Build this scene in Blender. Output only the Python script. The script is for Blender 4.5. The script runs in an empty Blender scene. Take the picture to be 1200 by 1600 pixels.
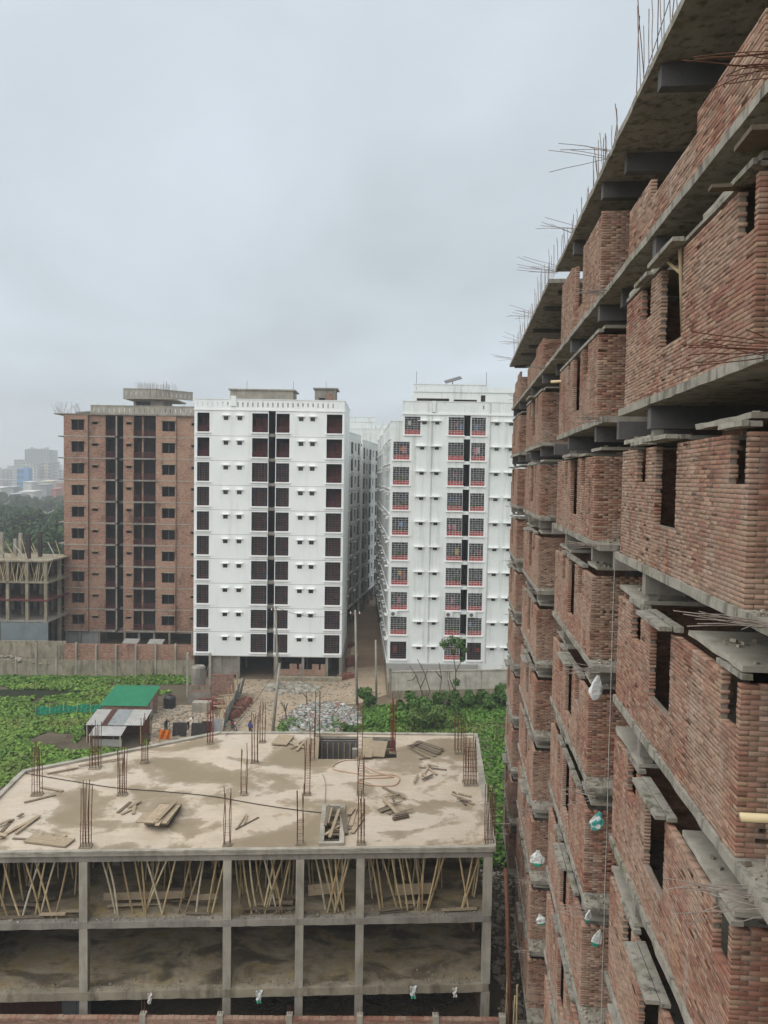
import bpy, bmesh, math, random
import numpy as np
from mathutils import Matrix, Vector, noise as mnoise

# ------------------------------------------------------------------ camera, world, sun, exposure
SC = bpy.context.scene
COL = SC.collection
F_PX, PITCH, ROLL, CAM_Z = 1200.0, math.radians(2.6), math.radians(0.9), 25.6
CAM_R = Matrix.Rotation(math.pi / 2 - PITCH, 3, 'X') @ Matrix.Rotation(ROLL, 3, 'Z')
cam_d = bpy.data.cameras.new('camera')
cam_d.sensor_fit = 'VERTICAL'; cam_d.sensor_height = 24.0; cam_d.sensor_width = 18.0
cam_d.lens = 24.0 * F_PX / 1600.0
cam_d.clip_start = 0.1; cam_d.clip_end = 12000.0
cam = bpy.data.objects.new('camera', cam_d)
cam.matrix_world = Matrix.Translation((0, 0, CAM_Z)) @ CAM_R.to_4x4()
COL.objects.link(cam); SC.camera = cam

SUN_EL, SUN_AZ = math.radians(57), math.radians(232)      # azimuth clockwise from +Y: behind the camera, to the left
SKY_GAIN = 0.275
world = bpy.data.worlds.new('World'); SC.world = world; world.use_nodes = True
nt = world.node_tree; nt.nodes.clear()
def wn(t, **kw):
    n = nt.nodes.new(t)
    for k, v in kw.items(): setattr(n, k, v)
    return n
w_out = wn('ShaderNodeOutputWorld'); w_bg = wn('ShaderNodeBackground')
sky = wn('ShaderNodeTexSky', sky_type='NISHITA', sun_disc=False)
sky.sun_elevation = SUN_EL; sky.sun_rotation = SUN_AZ; sky.air_density = 1.0; sky.dust_density = 3.0
tc = wn('ShaderNodeTexCoord'); sep = wn('ShaderNodeSeparateXYZ')
nt.links.new(tc.outputs['Generated'], sep.inputs[0])
def wmath(op, a, b=None):
    n = wn('ShaderNodeMath', operation=op)
    for i, v in enumerate((a, b)):
        if v is None: continue
        if isinstance(v, (int, float)): n.inputs[i].default_value = v
        else: nt.links.new(v, n.inputs[i])
    return n.outputs[0]
zz = wmath('ADD', wmath('MAXIMUM', sep.outputs['Z'], 0.0), 0.32)
cx = wmath('DIVIDE', sep.outputs['X'], zz); cy = wmath('DIVIDE', sep.outputs['Y'], zz)
comb = wn('ShaderNodeCombineXYZ'); nt.links.new(cx, comb.inputs[0]); nt.links.new(cy, comb.inputs[1])
def wnoise(scale, detail, rough, off):
    mp = wn('ShaderNodeMapping'); mp.inputs['Location'].default_value = off
    nt.links.new(comb.outputs[0], mp.inputs[0])
    n = wn('ShaderNodeTexNoise'); n.inputs['Scale'].default_value = scale
    n.inputs['Detail'].default_value = detail; n.inputs['Roughness'].default_value = rough
    n.inputs['Distortion'].default_value = 0.4
    nt.links.new(mp.outputs[0], n.inputs['Vector']); return n.outputs['Fac']
cl = wmath('ADD', wmath('MULTIPLY', wnoise(0.75, 6, 0.5, (12.1, 9.4, 0)), 0.84), wmath('MULTIPLY', wnoise(2.3, 7, 0.55, (8.0, 2.0, 0)), 0.16))
ramp = wn('ShaderNodeValToRGB')
ramp.color_ramp.elements[0].position = 0.36; ramp.color_ramp.elements[0].color = (0.76, 0.85, 0.885, 1)
ramp.color_ramp.elements[1].position = 0.64; ramp.color_ramp.elements[1].color = (1.14, 1.265, 1.385, 1)
nt.links.new(cl, ramp.inputs[0])
# thin places in the overcast let a little of the blue sky through
skyk = wn('ShaderNodeMix', data_type='RGBA', blend_type='MULTIPLY'); skyk.inputs[0].default_value = 1.0
nt.links.new(sky.outputs[0], skyk.inputs[6]); skyk.inputs[7].default_value = (0.17, 0.17, 0.17, 1)
mixs = wn('ShaderNodeMix', data_type='RGBA'); mixs.inputs[0].default_value = 0.90
nt.links.new(skyk.outputs[2], mixs.inputs[6]); nt.links.new(ramp.outputs[0], mixs.inputs[7])
nt.links.new(mixs.outputs[2], w_bg.inputs[0]); w_bg.inputs[1].default_value = SKY_GAIN
nt.links.new(w_bg.outputs[0], w_out.inputs[0])

sun_d = bpy.data.lights.new('sun', 'SUN'); sun_d.energy = 1.5; sun_d.angle = math.radians(95); sun_d.color = (1.0, 0.96, 0.90)
sun = bpy.data.objects.new('sun', sun_d); COL.objects.link(sun)
to_sun = Vector((math.sin(SUN_AZ) * math.cos(SUN_EL), math.cos(SUN_AZ) * math.cos(SUN_EL), math.sin(SUN_EL)))
sun.rotation_euler = to_sun.to_track_quat('Z', 'Y').to_euler()
sun.location = (-60, -60, 120)

SC.view_settings.view_transform = 'Standard'; SC.view_settings.look = 'None'
SC.view_settings.gamma = 1.0; SC.view_settings.use_curve_mapping = False
SC.view_settings.exposure = 1.3
SC.render.engine = 'CYCLES'
SC.cycles.max_bounces = 6; SC.cycles.diffuse_bounces = 3; SC.cycles.glossy_bounces = 2; SC.cycles.volume_bounces = 0
SC.cycles.use_denoising = True

# ------------------------------------------------------------------ pixel (1200 x 1600 photo) -> place
CAMP = Vector((0, 0, CAM_Z))
def ray(x, y): return CAM_R @ Vector(((x - 600) / F_PX, -(y - 800) / F_PX, -1))
def G(x, y, z=0.0):                    # where the pixel's ray meets the level z
    r = ray(x, y); return CAMP + r * ((z - CAM_Z) / r.z)
def A(x, y, Y):                        # where it meets the upright plane at distance Y
    r = ray(x, y); return CAMP + r * (Y / r.y)
CAM_RT = CAM_R.transposed()
def project(p):
    q = CAM_RT @ (Vector(p) - CAMP)
    if q.z > -0.1: return None
    return 600 + F_PX * q.x / -q.z, 800 - F_PX * q.y / -q.z

RND = random.Random(7)

# ------------------------------------------------------------------ mesh collecting
class MB:
    def __init__(s): s.V = []; s.F = []
    def add(s, vs, fs):
        b = len(s.V); s.V.extend(tuple(v) for v in vs); s.F.extend(tuple(i + b for i in f) for f in fs); return s
    def box(s, x0, x1, y0, y1, z0, z1):
        return s.add([(x0, y0, z0), (x1, y0, z0), (x1, y1, z0), (x0, y1, z0), (x0, y0, z1), (x1, y0, z1), (x1, y1, z1), (x0, y1, z1)],
                     [(0, 3, 2, 1), (4, 5, 6, 7), (0, 1, 5, 4), (1, 2, 6, 5), (2, 3, 7, 6), (3, 0, 4, 7)])
    def obox(s, c, sx, sy, sz, m=None):
        c = Vector(c); m = m or Matrix.Identity(3); vs = []
        for dz in (-.5, .5):
            for dx, dy in ((-.5, -.5), (.5, -.5), (.5, .5), (-.5, .5)):
                vs.append(c + m @ Vector((dx * sx, dy * sy, dz * sz)))
        return s.add(vs, [(0, 3, 2, 1), (4, 5, 6, 7), (0, 1, 5, 4), (1, 2, 6, 5), (2, 3, 7, 6), (3, 0, 4, 7)])
    def tube(s, pts, r, n=5, cap=True):
        pts = [Vector(p) for p in pts]; m = len(pts)
        rs = r if isinstance(r, (list, tuple)) else [r] * m
        vs = []
        for i, p in enumerate(pts):
            d = (pts[min(i + 1, m - 1)] - pts[max(i - 1, 0)]).normalized()
            a = d.cross(Vector((0, 0, 1)) if abs(d.z) < .9 else Vector((1, 0, 0))).normalized(); b = d.cross(a)
            for k in range(n):
                t = 2 * math.pi * k / n; vs.append(p + (a * math.cos(t) + b * math.sin(t)) * rs[i])
        fs = []
        for i in range(m - 1):
            for k in range(n): fs.append((i * n + k, i * n + (k + 1) % n, (i + 1) * n + (k + 1) % n, (i + 1) * n + k))
        if cap: fs.append(tuple(range(n))[::-1]); fs.append(tuple((m - 1) * n + k for k in range(n)))
        return s.add(vs, fs)
    def prism(s, pts, z0, z1):
        n = len(pts)
        vs = [(p[0], p[1], z0) for p in pts] + [(p[0], p[1], z1) for p in pts]
        fs = [tuple(range(n))[::-1], tuple(range(n, 2 * n))] + [(i, (i + 1) % n, n + (i + 1) % n, n + i) for i in range(n)]
        return s.add(vs, fs)
    def xf(s, m):
        s.V = [tuple(m @ Vector(v)) for v in s.V]; return s
    def mesh(s, name, mt, smooth=False):
        me = bpy.data.meshes.new(name); me.from_pydata(s.V, [], s.F); me.update()
        if mt: me.materials.append(mt)
        if smooth:
            for p in me.polygons: p.use_smooth = True
        return me
    def build(s, name, mt, parent=None, smooth=False, loc=None):
        return link(name, s.mesh(name, mt, smooth), parent, loc)
def link(name, me, parent=None, loc=None, rot=None):
    o = bpy.data.objects.new(name, me); COL.objects.link(o)
    if parent: o.parent = parent
    if loc is not None: o.location = loc
    if rot is not None: o.rotation_euler = rot
    return o
def empty(name, loc=(0, 0, 0), rz=0.0):
    o = bpy.data.objects.new(name, None); COL.objects.link(o); o.location = loc; o.rotation_euler = (0, 0, rz)
    o.empty_display_size = .5; return o
def tag(o, label=None, cat=None, group=None, kind=None):
    if label: o['label'] = label
    if cat: o['category'] = cat
    if group: o['group'] = group
    if kind: o['kind'] = kind
    return o
def fast_mesh(name, V, Q, mt):            # numpy quads
    me = bpy.data.meshes.new(name); V = np.asarray(V, 'f4'); Q = np.asarray(Q, 'i4')
    me.vertices.add(len(V)); me.vertices.foreach_set('co', V.ravel())
    me.loops.add(Q.size); me.loops.foreach_set('vertex_index', Q.ravel())
    me.polygons.add(len(Q)); me.polygons.foreach_set('loop_start', np.arange(0, Q.size, 4, dtype='i4'))
    me.polygons.foreach_set('loop_total', np.full(len(Q), 4, 'i4'))
    me.update(calc_edges=True); me.validate()
    if mt: me.materials.append(mt)
    return me
def wall_holes(L, H, holes, th, z0=0.0, x0=0.0):
    """upright wall in the x-z plane, front at y=0 facing -y, thick towards +y, with real openings (a,b,c,d)"""
    m = MB()
    xs = sorted({x0, L} | {v for h in holes for v in h[:2] if x0 < v < L}); zs = sorted({z0, H} | {v for h in holes for v in h[2:] if z0 < v < H})
    nx, nz = len(xs) - 1, len(zs) - 1
    solid = [[not any(h[0] <= (xs[i] + xs[i + 1]) / 2 <= h[1] and h[2] <= (zs[k] + zs[k + 1]) / 2 <= h[3] for h in holes) for k in range(nz)] for i in range(nx)]
    def S(i, k): return 0 <= i < nx and 0 <= k < nz and solid[i][k]
    def q(*v): m.add(v, [(0, 1, 2, 3)])
    for i in range(nx):
        for k in range(nz):
            if not solid[i][k]: continue
            a, b, c, d = xs[i], xs[i + 1], zs[k], zs[k + 1]
            q((a, 0, c), (b, 0, c), (b, 0, d), (a, 0, d)); q((b, th, c), (a, th, c), (a, th, d), (b, th, d))
            if not S(i - 1, k): q((a, th, c), (a, 0, c), (a, 0, d), (a, th, d))
            if not S(i + 1, k): q((b, 0, c), (b, th, c), (b, th, d), (b, 0, d))
            if not S(i, k - 1): q((a, th, c), (b, th, c), (b, 0, c), (a, 0, c))
            if not S(i, k + 1): q((a, 0, d), (b, 0, d), (b, th, d), (a, th, d))
    return m

# ------------------------------------------------------------------ materials
class NB:
    def __init__(s, name, rough=0.9, spec=0.25):
        s.m = bpy.data.materials.new(name); s.m.use_nodes = True; s.t = s.m.node_tree
        s.b = s.t.nodes['Principled BSDF']; s.b.inputs['Roughness'].default_value = rough
        s.b.inputs['Specular IOR Level'].default_value = spec
        g = s.t.nodes.new('ShaderNodeNewGeometry'); s.pos = g.outputs['Position']; s.geo = g
    def n(s, t, **kw):
        n = s.t.nodes.new(t)
        for k, v in kw.items(): setattr(n, k, v)
        return n
    def l(s, a, b): s.t.links.new(a, b)
    def val(s, n, i, v):
        if hasattr(v, 'is_linked') or isinstance(v, bpy.types.NodeSocket): s.l(v, n.inputs[i])
        else: n.inputs[i].default_value = v
    def noise(s, scale, detail=4, rough=.55, stretch=(1, 1, 1), off=(0, 0, 0), dist=0.0, vec=None):
        mp = s.n('ShaderNodeMapping'); mp.inputs['Scale'].default_value = stretch; mp.inputs['Location'].default_value = off
        s.l(vec or s.pos, mp.inputs[0])
        n = s.n('ShaderNodeTexNoise'); n.inputs['Scale'].default_value = scale; n.inputs['Detail'].default_value = detail
        n.inputs['Roughness'].default_value = rough; n.inputs['Distortion'].default_value = dist
        s.l(mp.outputs[0], n.inputs['Vector']); return n.outputs['Fac']
    def ramp(s, fac, stops, interp='LINEAR'):
        r = s.n('ShaderNodeValToRGB'); e = r.color_ramp.elements; r.color_ramp.interpolation = interp
        while len(e) < len(stops): e.new(.5)
        for el, (p, c) in zip(e, stops):
            el.position = p; el.color = (c, c, c, 1) if isinstance(c, (int, float)) else (*c, 1)
        s.l(fac, r.inputs[0]); return r.outputs[0]
    def mix(s, fac, a, b, mode='MIX'):
        n = s.n('ShaderNodeMix', data_type='RGBA', blend_type=mode)
        s.val(n, 0, fac)
        for i, v in ((6, a), (7, b)):
            if isinstance(v, tuple): n.inputs[i].default_value = (*v, 1) if len(v) == 3 else v
            else: s.l(v, n.inputs[i])
        return n.outputs[2]
    def math(s, op, a, b=0.0):
        n = s.n('ShaderNodeMath', operation=op); s.val(n, 0, a); s.val(n, 1, b); return n.outputs[0]
    def col(s, c):
        if isinstance(c, tuple): s.b.inputs['Base Color'].default_value = (*c, 1)
        else: s.l(c, s.b.inputs['Base Color'])
        return s
    def bump(s, h, strength=.4, dist=.02):
        n = s.n('ShaderNodeBump'); n.inputs['Strength'].default_value = strength; n.inputs['Distance'].default_value = dist
        s.l(h, n.inputs['Height']); s.l(n.outputs[0], s.b.inputs['Normal']); return s
    def rough(s, r): s.val(s.b, 'Roughness', r); return s

def plain(name, c, rough=.85, var=.25, scale=6.0, spec=.25, metal=0.0):
    b = NB(name, rough, spec); nz = b.noise(scale, 5, .6)
    b.col(b.mix(b.ramp(nz, [(.3, 0.0), (.7, 1.0)]), tuple(v * (1 - var) for v in c), tuple(min(1, v * (1 + var)) for v in c)))
    b.b.inputs['Metallic'].default_value = metal
    return b.m

def concrete(name, base=(.27, .25, .22), stain=(.075, .07, .06), amount=.5, moss=0.0, scale=1.0):
    b = NB(name, .92, .2)
    a = b.noise(.9 * scale, 6, .62); s_ = b.noise(2.2 * scale, 5, .65, (1, 1, .18), (5, 2, 1)); f = b.noise(34, 4, .6)
    c = b.mix(b.ramp(a, [(.32, 0.0), (.68, 1.0)]), tuple(v * .74 for v in base), tuple(min(1, v * 1.22) for v in base))
    c = b.mix(b.math('MULTIPLY', b.ramp(s_, [(.50, 0.0), (.68, 1.0)]), amount), c, stain)
    if moss: c = b.mix(b.math('MULTIPLY', b.ramp(b.noise(1.6, 5, .7, off=(9, 4, 2)), [(.55, 0.0), (.68, 1.0)]), moss), c, (.10, .115, .035))
    c = b.mix(b.ramp(f, [(.3, .0), (.75, .35)]), c, tuple(v * .55 for v in base))
    b.col(c); b.bump(b.math('ADD', f, b.math('MULTIPLY', a, 2.0)), .5, .012); return b.m

M = {}
M['concrete'] = concrete('concrete', (.27, .25, .22), amount=.55)
M['concrete_edge'] = concrete('concrete_edge', (.31, .29, .25), (.045, .045, .035), .9, .65, 2.2)
M['concrete_pale'] = concrete('concrete_pale', (.36, .335, .285), (.13, .115, .085), .45)
M['concrete_dirty'] = concrete('concrete_dirty', (.30, .265, .20), (.055, .045, .03), .75, .5)
M['shaded_concrete'] = concrete('shaded_concrete', (.13, .127, .125), (.06, .06, .058), .4)  # concrete darkened to stand for shade under slabs and in unlit rooms

def brick_mat(name, tint=1.0):
    b = NB(name, .93, .15)
    oi = b.n('ShaderNodeObjectInfo')
    r = b.math('FRACT', b.math('ADD', b.geo.outputs['Random Per Island'], b.math('MULTIPLY', oi.outputs['Random'], 7.31)))
    base = b.ramp(r, [(0, (.11, .05, .042)), (.12, (.20, .078, .06)), (.32, (.275, .12, .09)), (.54, (.315, .16, .12)),
                      (.70, (.345, .205, .14)), (.86, (.37, .26, .17)), (1, (.32, .255, .20))])
    base = b.mix(.40, base, (.32, .165, .112))
    # zones laid with paler or redder loads of brick, cement wash running down, grime
    zone = b.noise(.55, 4, .55, (1, 1, 1.2), (3, 1, 7))
    c = b.mix(b.ramp(zone, [(.40, 0.0), (.58, .62)]), base, (.385, .285, .215))
    wash = b.noise(2.6, 5, .65, (1, 1, .22), (2, 8, 1))
    c = b.mix(b.ramp(wash, [(.52, 0.0), (.72, .6)]), c, (.40, .355, .31))
    grime = b.noise(1.3, 5, .7, (1, 1, .5), (12, 3, 5))
    c = b.mix(b.ramp(grime, [(.55, 0.0), (.74, .6)]), c, (.075, .058, .042))
    fn = b.noise(46, 4, .65)
    c = b.mix(b.ramp(fn, [(.35, 0.0), (.75, .45)]), c, (.13, .085, .065))
    b.col(c); b.bump(fn, .25, .004); return b.m
M['brick'] = brick_mat('fired_brick')
M['mortar'] = concrete('mortar', (.27, .225, .185), (.10, .08, .065), .5)

def brick_far(name, a=(.44, .225, .155), c2=(.29, .11, .08), grime=.7, sx=.52, sz=.17):
    """brickwork too far away to tell the bricks apart: a brick pattern on x/z or y/z"""
    b = NB(name, .95, .1)
    sp = b.n('ShaderNodeSeparateXYZ'); b.l(b.pos, sp.inputs[0])
    cb = b.n('ShaderNodeCombineXYZ'); b.l(b.math('ADD', sp.outputs['X'], sp.outputs['Y']), cb.inputs[0]); b.l(sp.outputs['Z'], cb.inputs[1])
    t = b.n('ShaderNodeTexBrick'); b.l(cb.outputs[0], t.inputs['Vector'])
    t.inputs['Scale'].default_value = 1.0; t.inputs['Brick Width'].default_value = .25; t.inputs['Row Height'].default_value = .078
    t.inputs['Mortar Size'].default_value = .012; t.inputs['Bias'].default_value = -.1
    t.inputs['Color1'].default_value = (*a, 1); t.inputs['Color2'].default_value = (*c2, 1); t.inputs['Mortar'].default_value = (.27, .235, .19, 1)
    sp2 = b.noise(2.6, 3, .8, (1, 1, 2.2)); c = b.mix(b.ramp(sp2, [(.42, 0.0), (.60, .75)]), t.outputs['Color'], (.15, .085, .065)); sp3 = b.noise(2.2, 3, .8, (1, 1, 2.4), (5, 6, 8)); c = b.mix(b.ramp(sp3, [(.52, 0.0), (.66, .5)]), c, (.46, .33, .25))
    z = b.noise(.12, 3, .5, (1, 1, 1.5), (4, 4, 4)); c = b.mix(b.ramp(z, [(.45, 0.0), (.64, .4)]), c, (.43, .30, .215))
    g = b.noise(.42, 6, .68, (1, 1, .6), (1, 9, 2)); c = b.mix(b.math('MULTIPLY', b.ramp(g, [(.54, 0.0), (.70, 1.0)]), grime), c, (.075, .052, .038))
    b.col(c); b.bump(t.outputs['Fac'], -.35, .01); return b.m
M['brick_far'] = brick_far('brick_wall_far')
M['brick_red'] = brick_far('brick_wall_red', (.31, .16, .12), (.21, .095, .075), .35)

def white_paint():
    b = NB('white_paint', .7, .3)
    a = b.noise(.35, 5, .6); s_ = b.noise(1.2, 5, .6, (1, 1, .08), (3, 3, 3))
    c = b.mix(b.ramp(a, [(.3, 0.0), (.7, 1.0)]), (.76, .785, .785), (.82, .84, .835))
    c = b.mix(b.ramp(s_, [(.53, 0.0), (.76, .42)]), c, (.52, .53, .51)); b.col(c); return b.m
M['white'] = white_paint()
M['white_trim'] = plain('white_trim', (.83, .84, .83), .6, .03, 1.0)
def white_old():
    b = NB('weathered_white_paint', .8, .25)
    a = b.noise(.5, 5, .6); s_ = b.noise(1.5, 6, .65, (1, 1, .07), (7, 1, 3)); g = b.noise(.9, 6, .7, (1, 1, .4), (1, 5, 9))
    c = b.mix(b.ramp(a, [(.3, 0.0), (.7, 1.0)]), (.68, .715, .70), (.77, .79, .775))
    c = b.mix(b.ramp(s_, [(.50, 0.0), (.72, .65)]), c, (.40, .42, .40)); c = b.mix(b.ramp(g, [(.6, 0.0), (.75, .35)]), c, (.35, .36, .33)); b.col(c); return b.m
M['white_old'] = white_old()
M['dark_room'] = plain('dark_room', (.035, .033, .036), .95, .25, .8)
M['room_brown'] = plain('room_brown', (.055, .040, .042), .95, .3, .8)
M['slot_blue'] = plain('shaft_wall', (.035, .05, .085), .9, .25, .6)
M['grille'] = plain('grille_metal', (.10, .098, .098), .6, .2, 3, .4)
M['grille_pale'] = plain('grille_pale', (.46, .47, .47), .6, .2, 3, .4)
M['rail_maroon'] = plain('rail_maroon', (.115, .035, .035), .7, .3, 2)
M['rail_red'] = plain('rail_red', (.40, .05, .045), .7, .3, 2)
M['pane'] = plain('window_pane', (.02, .022, .026), .15, .2, 2, .6)
M['rust'] = plain('rusty_steel', (.125, .055, .035), .85, .5, 12)
M['rust_pale'] = plain('dusty_steel', (.25, .21, .185), .8, .35, 9)
M['rust_red'] = plain('primer_red_steel', (.17, .032, .02), .8, .35, 6)
def wood(name, base):
    b = NB(name, .9, .15); oi = b.n('ShaderNodeObjectInfo')
    g = b.noise(5, 5, .7, (1, 1, 1), dist=1.5)
    c = b.mix(b.ramp(g, [(.3, 0.0), (.7, 1.0)]), tuple(v * .62 for v in base), tuple(min(1, v * 1.25) for v in base))
    c = b.mix(b.math('MULTIPLY', oi.outputs['Random'], .55), c, tuple(v * .42 for v in base)); b.col(c); b.bump(g, .3, .01); return b.m
M['plank'] = wood('weathered_plank', (.40, .32, .225)); M['plank_dark'] = wood('grey_plank', (.19, .155, .115))
def bamboo():
    b = NB('bamboo', .65, .35); oi = b.n('ShaderNodeObjectInfo')
    g = b.noise(4, 4, .6, (1, 1, .6)); c = b.ramp(oi.outputs['Random'], [(0, (.26, .19, .11)), (.35, (.44, .335, .18)), (.7, (.55, .45, .26)), (1, (.52, .48, .40))])
    b.col(b.mix(b.ramp(g, [(.4, 0.0), (.72, .6)]), c, (.15, .11, .065))); return b.m
M['bamboo'] = bamboo()
def tin(name, base, rust=.4):
    b = NB(name, .5, .4); s_ = b.noise(1.6, 5, .65, (1, 1, .25), (2, 2, 2))
    c = b.mix(b.ramp(b.noise(.8, 4, .6), [(.3, 0.0), (.7, 1.0)]), tuple(v * .8 for v in base), base)
    b.col(b.mix(b.math('MULTIPLY', b.ramp(s_, [(.52, 0.0), (.7, 1.0)]), rust), c, (.12, .065, .04))); b.b.inputs['Metallic'].default_value = .25; return b.m
M['tin'] = tin('corrugated_tin', (.34, .36, .37)); M['tin_blue'] = tin('blue_grey_tin', (.20, .245, .27), .25); M['tin_rust'] = tin('rusty_tin', (.19, .095, .075), .6)
M['tin_green'] = tin('green_tin', (.025, .25, .13), .08); M['tin_pale'] = tin('pale_tin', (.46, .45, .43), .3)
M['tank'] = plain('black_plastic', (.018, .018, .02), .45, .3, 3, .5)
def deck():
    b = NB('sandy_deck', .9, .25)
    big = b.noise(.21, 5, .52, (1, 1.25, 1), (6, 3, 0), .6); mid = b.noise(.62, 6, .6, off=(1, 8, 0)); fine = b.noise(11, 5, .65)
    brush = b.noise(1.0, 4, .6, (.8, 9, 1), (2, 3, 0))
    c = b.mix(b.ramp(mid, [(.36, 0.0), (.62, 1.0)]), (.42, .355, .275), (.53, .452, .365))
    c = b.mix(b.ramp(b.noise(.3, 4, .55, off=(20, 5, 0)), [(.45, 0.0), (.62, .75)]), c, (.50, .44, .375))
    c = b.mix(b.ramp(brush, [(.45, 0.0), (.75, .4)]), c, (.33, .265, .185))
    sp = b.n('ShaderNodeSeparateXYZ'); b.l(b.pos, sp.inputs[0])
    wet = b.math('ADD', b.math('ADD', big, b.math('MULTIPLY', b.math('SUBTRACT', mid, .5), .34)), b.math('MULTIPLY', b.math('SUBTRACT', b.noise(2.6, 6, .7, off=(4, 4, 4)), .5), .13))
    wm = b.ramp(wet, [(.490, 0.0), (.515, .45), (.535, .8), (.62, 1.0)])
    c = b.mix(b.math('MULTIPLY', wm, .86), c, (.19, .145, .085))
    c = b.mix(b.ramp(fine, [(.42, 0.0), (.75, .3)]), c, (.22, .17, .12))
    b.col(c); b.rough(b.ramp(wm, [(0, .92), (1, .62)])); b.bump(fine, .35, .015); return b.m
M['deck'] = deck()
def soil(name, a, c2, wet=.0):
    b = NB(name, .95, .15); n1 = b.noise(.25, 6, .6); n2 = b.noise(1.7, 6, .7, off=(3, 3, 0)); f = b.noise(9, 5, .7)
    c = b.mix(b.ramp(n1, [(.35, 0.0), (.65, 1.0)]), a, c2); c = b.mix(b.ramp(n2, [(.5, 0.0), (.72, .6)]), c, tuple(v * .5 for v in a))
    c = b.mix(b.ramp(f, [(.45, 0.0), (.75, .4)]), c, tuple(min(1, v * 1.35) for v in c2)); b.col(c); b.bump(b.math('ADD', n2, f), .8, .08); return b.m
M['soil'] = soil('damp_soil', (.135, .105, .07), (.20, .155, .105))
M['road'] = soil('dirt_road', (.30, .235, .165), (.40, .32, .235))
M['alley'] = soil('alley_dirt', (.215, .15, .10), (.29, .21, .145))
M['dark_soil'] = soil('dark_earth', (.07, .055, .04), (.12, .10, .07))  # dark brown earth for marsh, gap and grass plot
def field():
    b = NB('field', .95, .1); n1 = b.noise(.012, 6, .6); n2 = b.noise(.1, 5, .6, off=(3, 8, 0))
    c = b.mix(b.ramp(n1, [(.4, 0.0), (.6, 1.0)]), (.055, .085, .035), (.14, .14, .075)); b.col(b.mix(b.ramp(n2, [(.5, 0.0), (.7, .6)]), c, (.05, .06, .03))); return b.m
M['field'] = field()
def leaf(name, cs, dry=False):
    b = NB(name, .7, .2); r = b.geo.outputs['Random Per Island']
    n = len(cs); c = b.ramp(r, [(i / (n - 1), v) for i, v in enumerate(cs)])
    if dry: c = b.mix(b.ramp(b.noise(.11, 5, .65, off=(7, 2, 0)), [(.50, 0.0), (.62, .6)]), c, (.19, .19, .065))
    b.col(b.mix(b.ramp(b.noise(.35, 4, .6), [(.4, 0.0), (.65, .45)]), c, tuple(v * .5 for v in cs[0]))); return b.m
M['hyacinth'] = leaf('hyacinth_leaf', [(.05, .11, .018), (.09, .185, .028), (.14, .25, .04), (.20, .29, .065)], True)
M['grass'] = leaf('grass_leaf', [(.045, .115, .018), (.075, .18, .028), (.115, .24, .04), (.17, .26, .065)], True)
M['bush'] = leaf('bush_leaf', [(.025, .065, .016), (.045, .11, .022), (.075, .155, .035), (.12, .19, .05)])
M['bush_light'] = leaf('light_leaf', [(.05, .10, .02), (.075, .14, .03), (.11, .18, .045), (.15, .21, .06)])
M['tree_far'] = leaf('far_tree_leaf', [(.016, .042, .016), (.027, .06, .02), (.042, .085, .027), (.065, .105, .035)])
M['bark'] = plain('bark', (.11, .085, .06), .95, .4, 5)
M['water'] = NB('pond_water', .5, .08).col((.02, .026, .014)).m
M['cloth_blue'] = plain('blue_cloth', (.03, .06, .20), .9, .3, 9); M['cloth_white'] = plain('pale_cloth', (.58, .56, .52), .9, .15, 9)
M['cloth_dark'] = plain('dark_cloth', (.035, .035, .045), .9, .3, 9); M['cloth_red'] = plain('red_cloth', (.32, .03, .03), .9, .3, 9)
M['cloth_orange'] = plain('orange_cloth', (.55, .16, .02), .85, .2, 5); M['cloth_pink'] = plain('pink_cloth', (.52, .15, .22), .9, .2, 9); M['cloth_sky'] = plain('sky_blue_cloth', (.12, .24, .42), .9, .2, 9)
M['cloth_yellow'] = plain('yellow_cloth', (.55, .36, .06), .9, .2, 9)
M['skin'] = plain('skin', (.17, .095, .06), .7, .1, 9); M['hair'] = plain('hair', (.012, .01, .01), .7, .1, 9)
def bag_mat():
    b = NB('printed_sack', .6, .35)
    tcn = b.n('ShaderNodeTexCoord'); sp = b.n('ShaderNodeSeparateXYZ'); b.l(tcn.outputs['Generated'], sp.inputs[0])
    f = b.math('ADD', sp.outputs['Z'], b.math('MULTIPLY', b.noise(9, 2, .5), .12))
    c = b.ramp(f, [(0, (.03, .34, .21)), (.27, (.03, .34, .21)), (.30, (.62, .64, .62)), (.55, (.62, .64, .62)), (1, (.60, .62, .60))])
    pr = b.ramp(b.noise(11, 2, .5, off=(4, 4, 4)), [(.57, 0.0), (.59, .55)]); b.col(b.mix(pr, c, (.22, .24, .25))); return b.m
M['sack'] = bag_mat(); M['sack_white'] = plain('white_sack', (.60, .615, .61), .6, .12, 8, .35)
def sack_teal():
    b = NB('teal_printed_sack', .6, .35); b.col(b.mix(b.ramp(b.noise(7, 2, .5), [(.47, 0.0), (.5, 1.0)]), (.58, .62, .60), (.05, .33, .31))); return b.m
M['sack_teal'] = sack_teal()
M['net'] = plain('green_net', (.03, .26, .15), .8, .3, 4)
M['pipe'] = plain('pvc_pipe', (.62, .50, .30), .5, .12, 3, .4); M['hose'] = plain('hose', (.44, .29, .21), .6, .2, 2)
M['rope'] = plain('pale_rope', (.42, .40, .36), .9, .2, 4)
M['cable'] = plain('black_cable', (.03, .028, .026), .7, .2, 4)
M['pole'] = concrete('pole_concrete', (.32, .30, .26), (.14, .13, .11), .4)
M['brick_new'] = leaf('stacked_brick', [(.20, .085, .065), (.27, .11, .085), (.30, .15, .11), (.22, .10, .08)])
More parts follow.
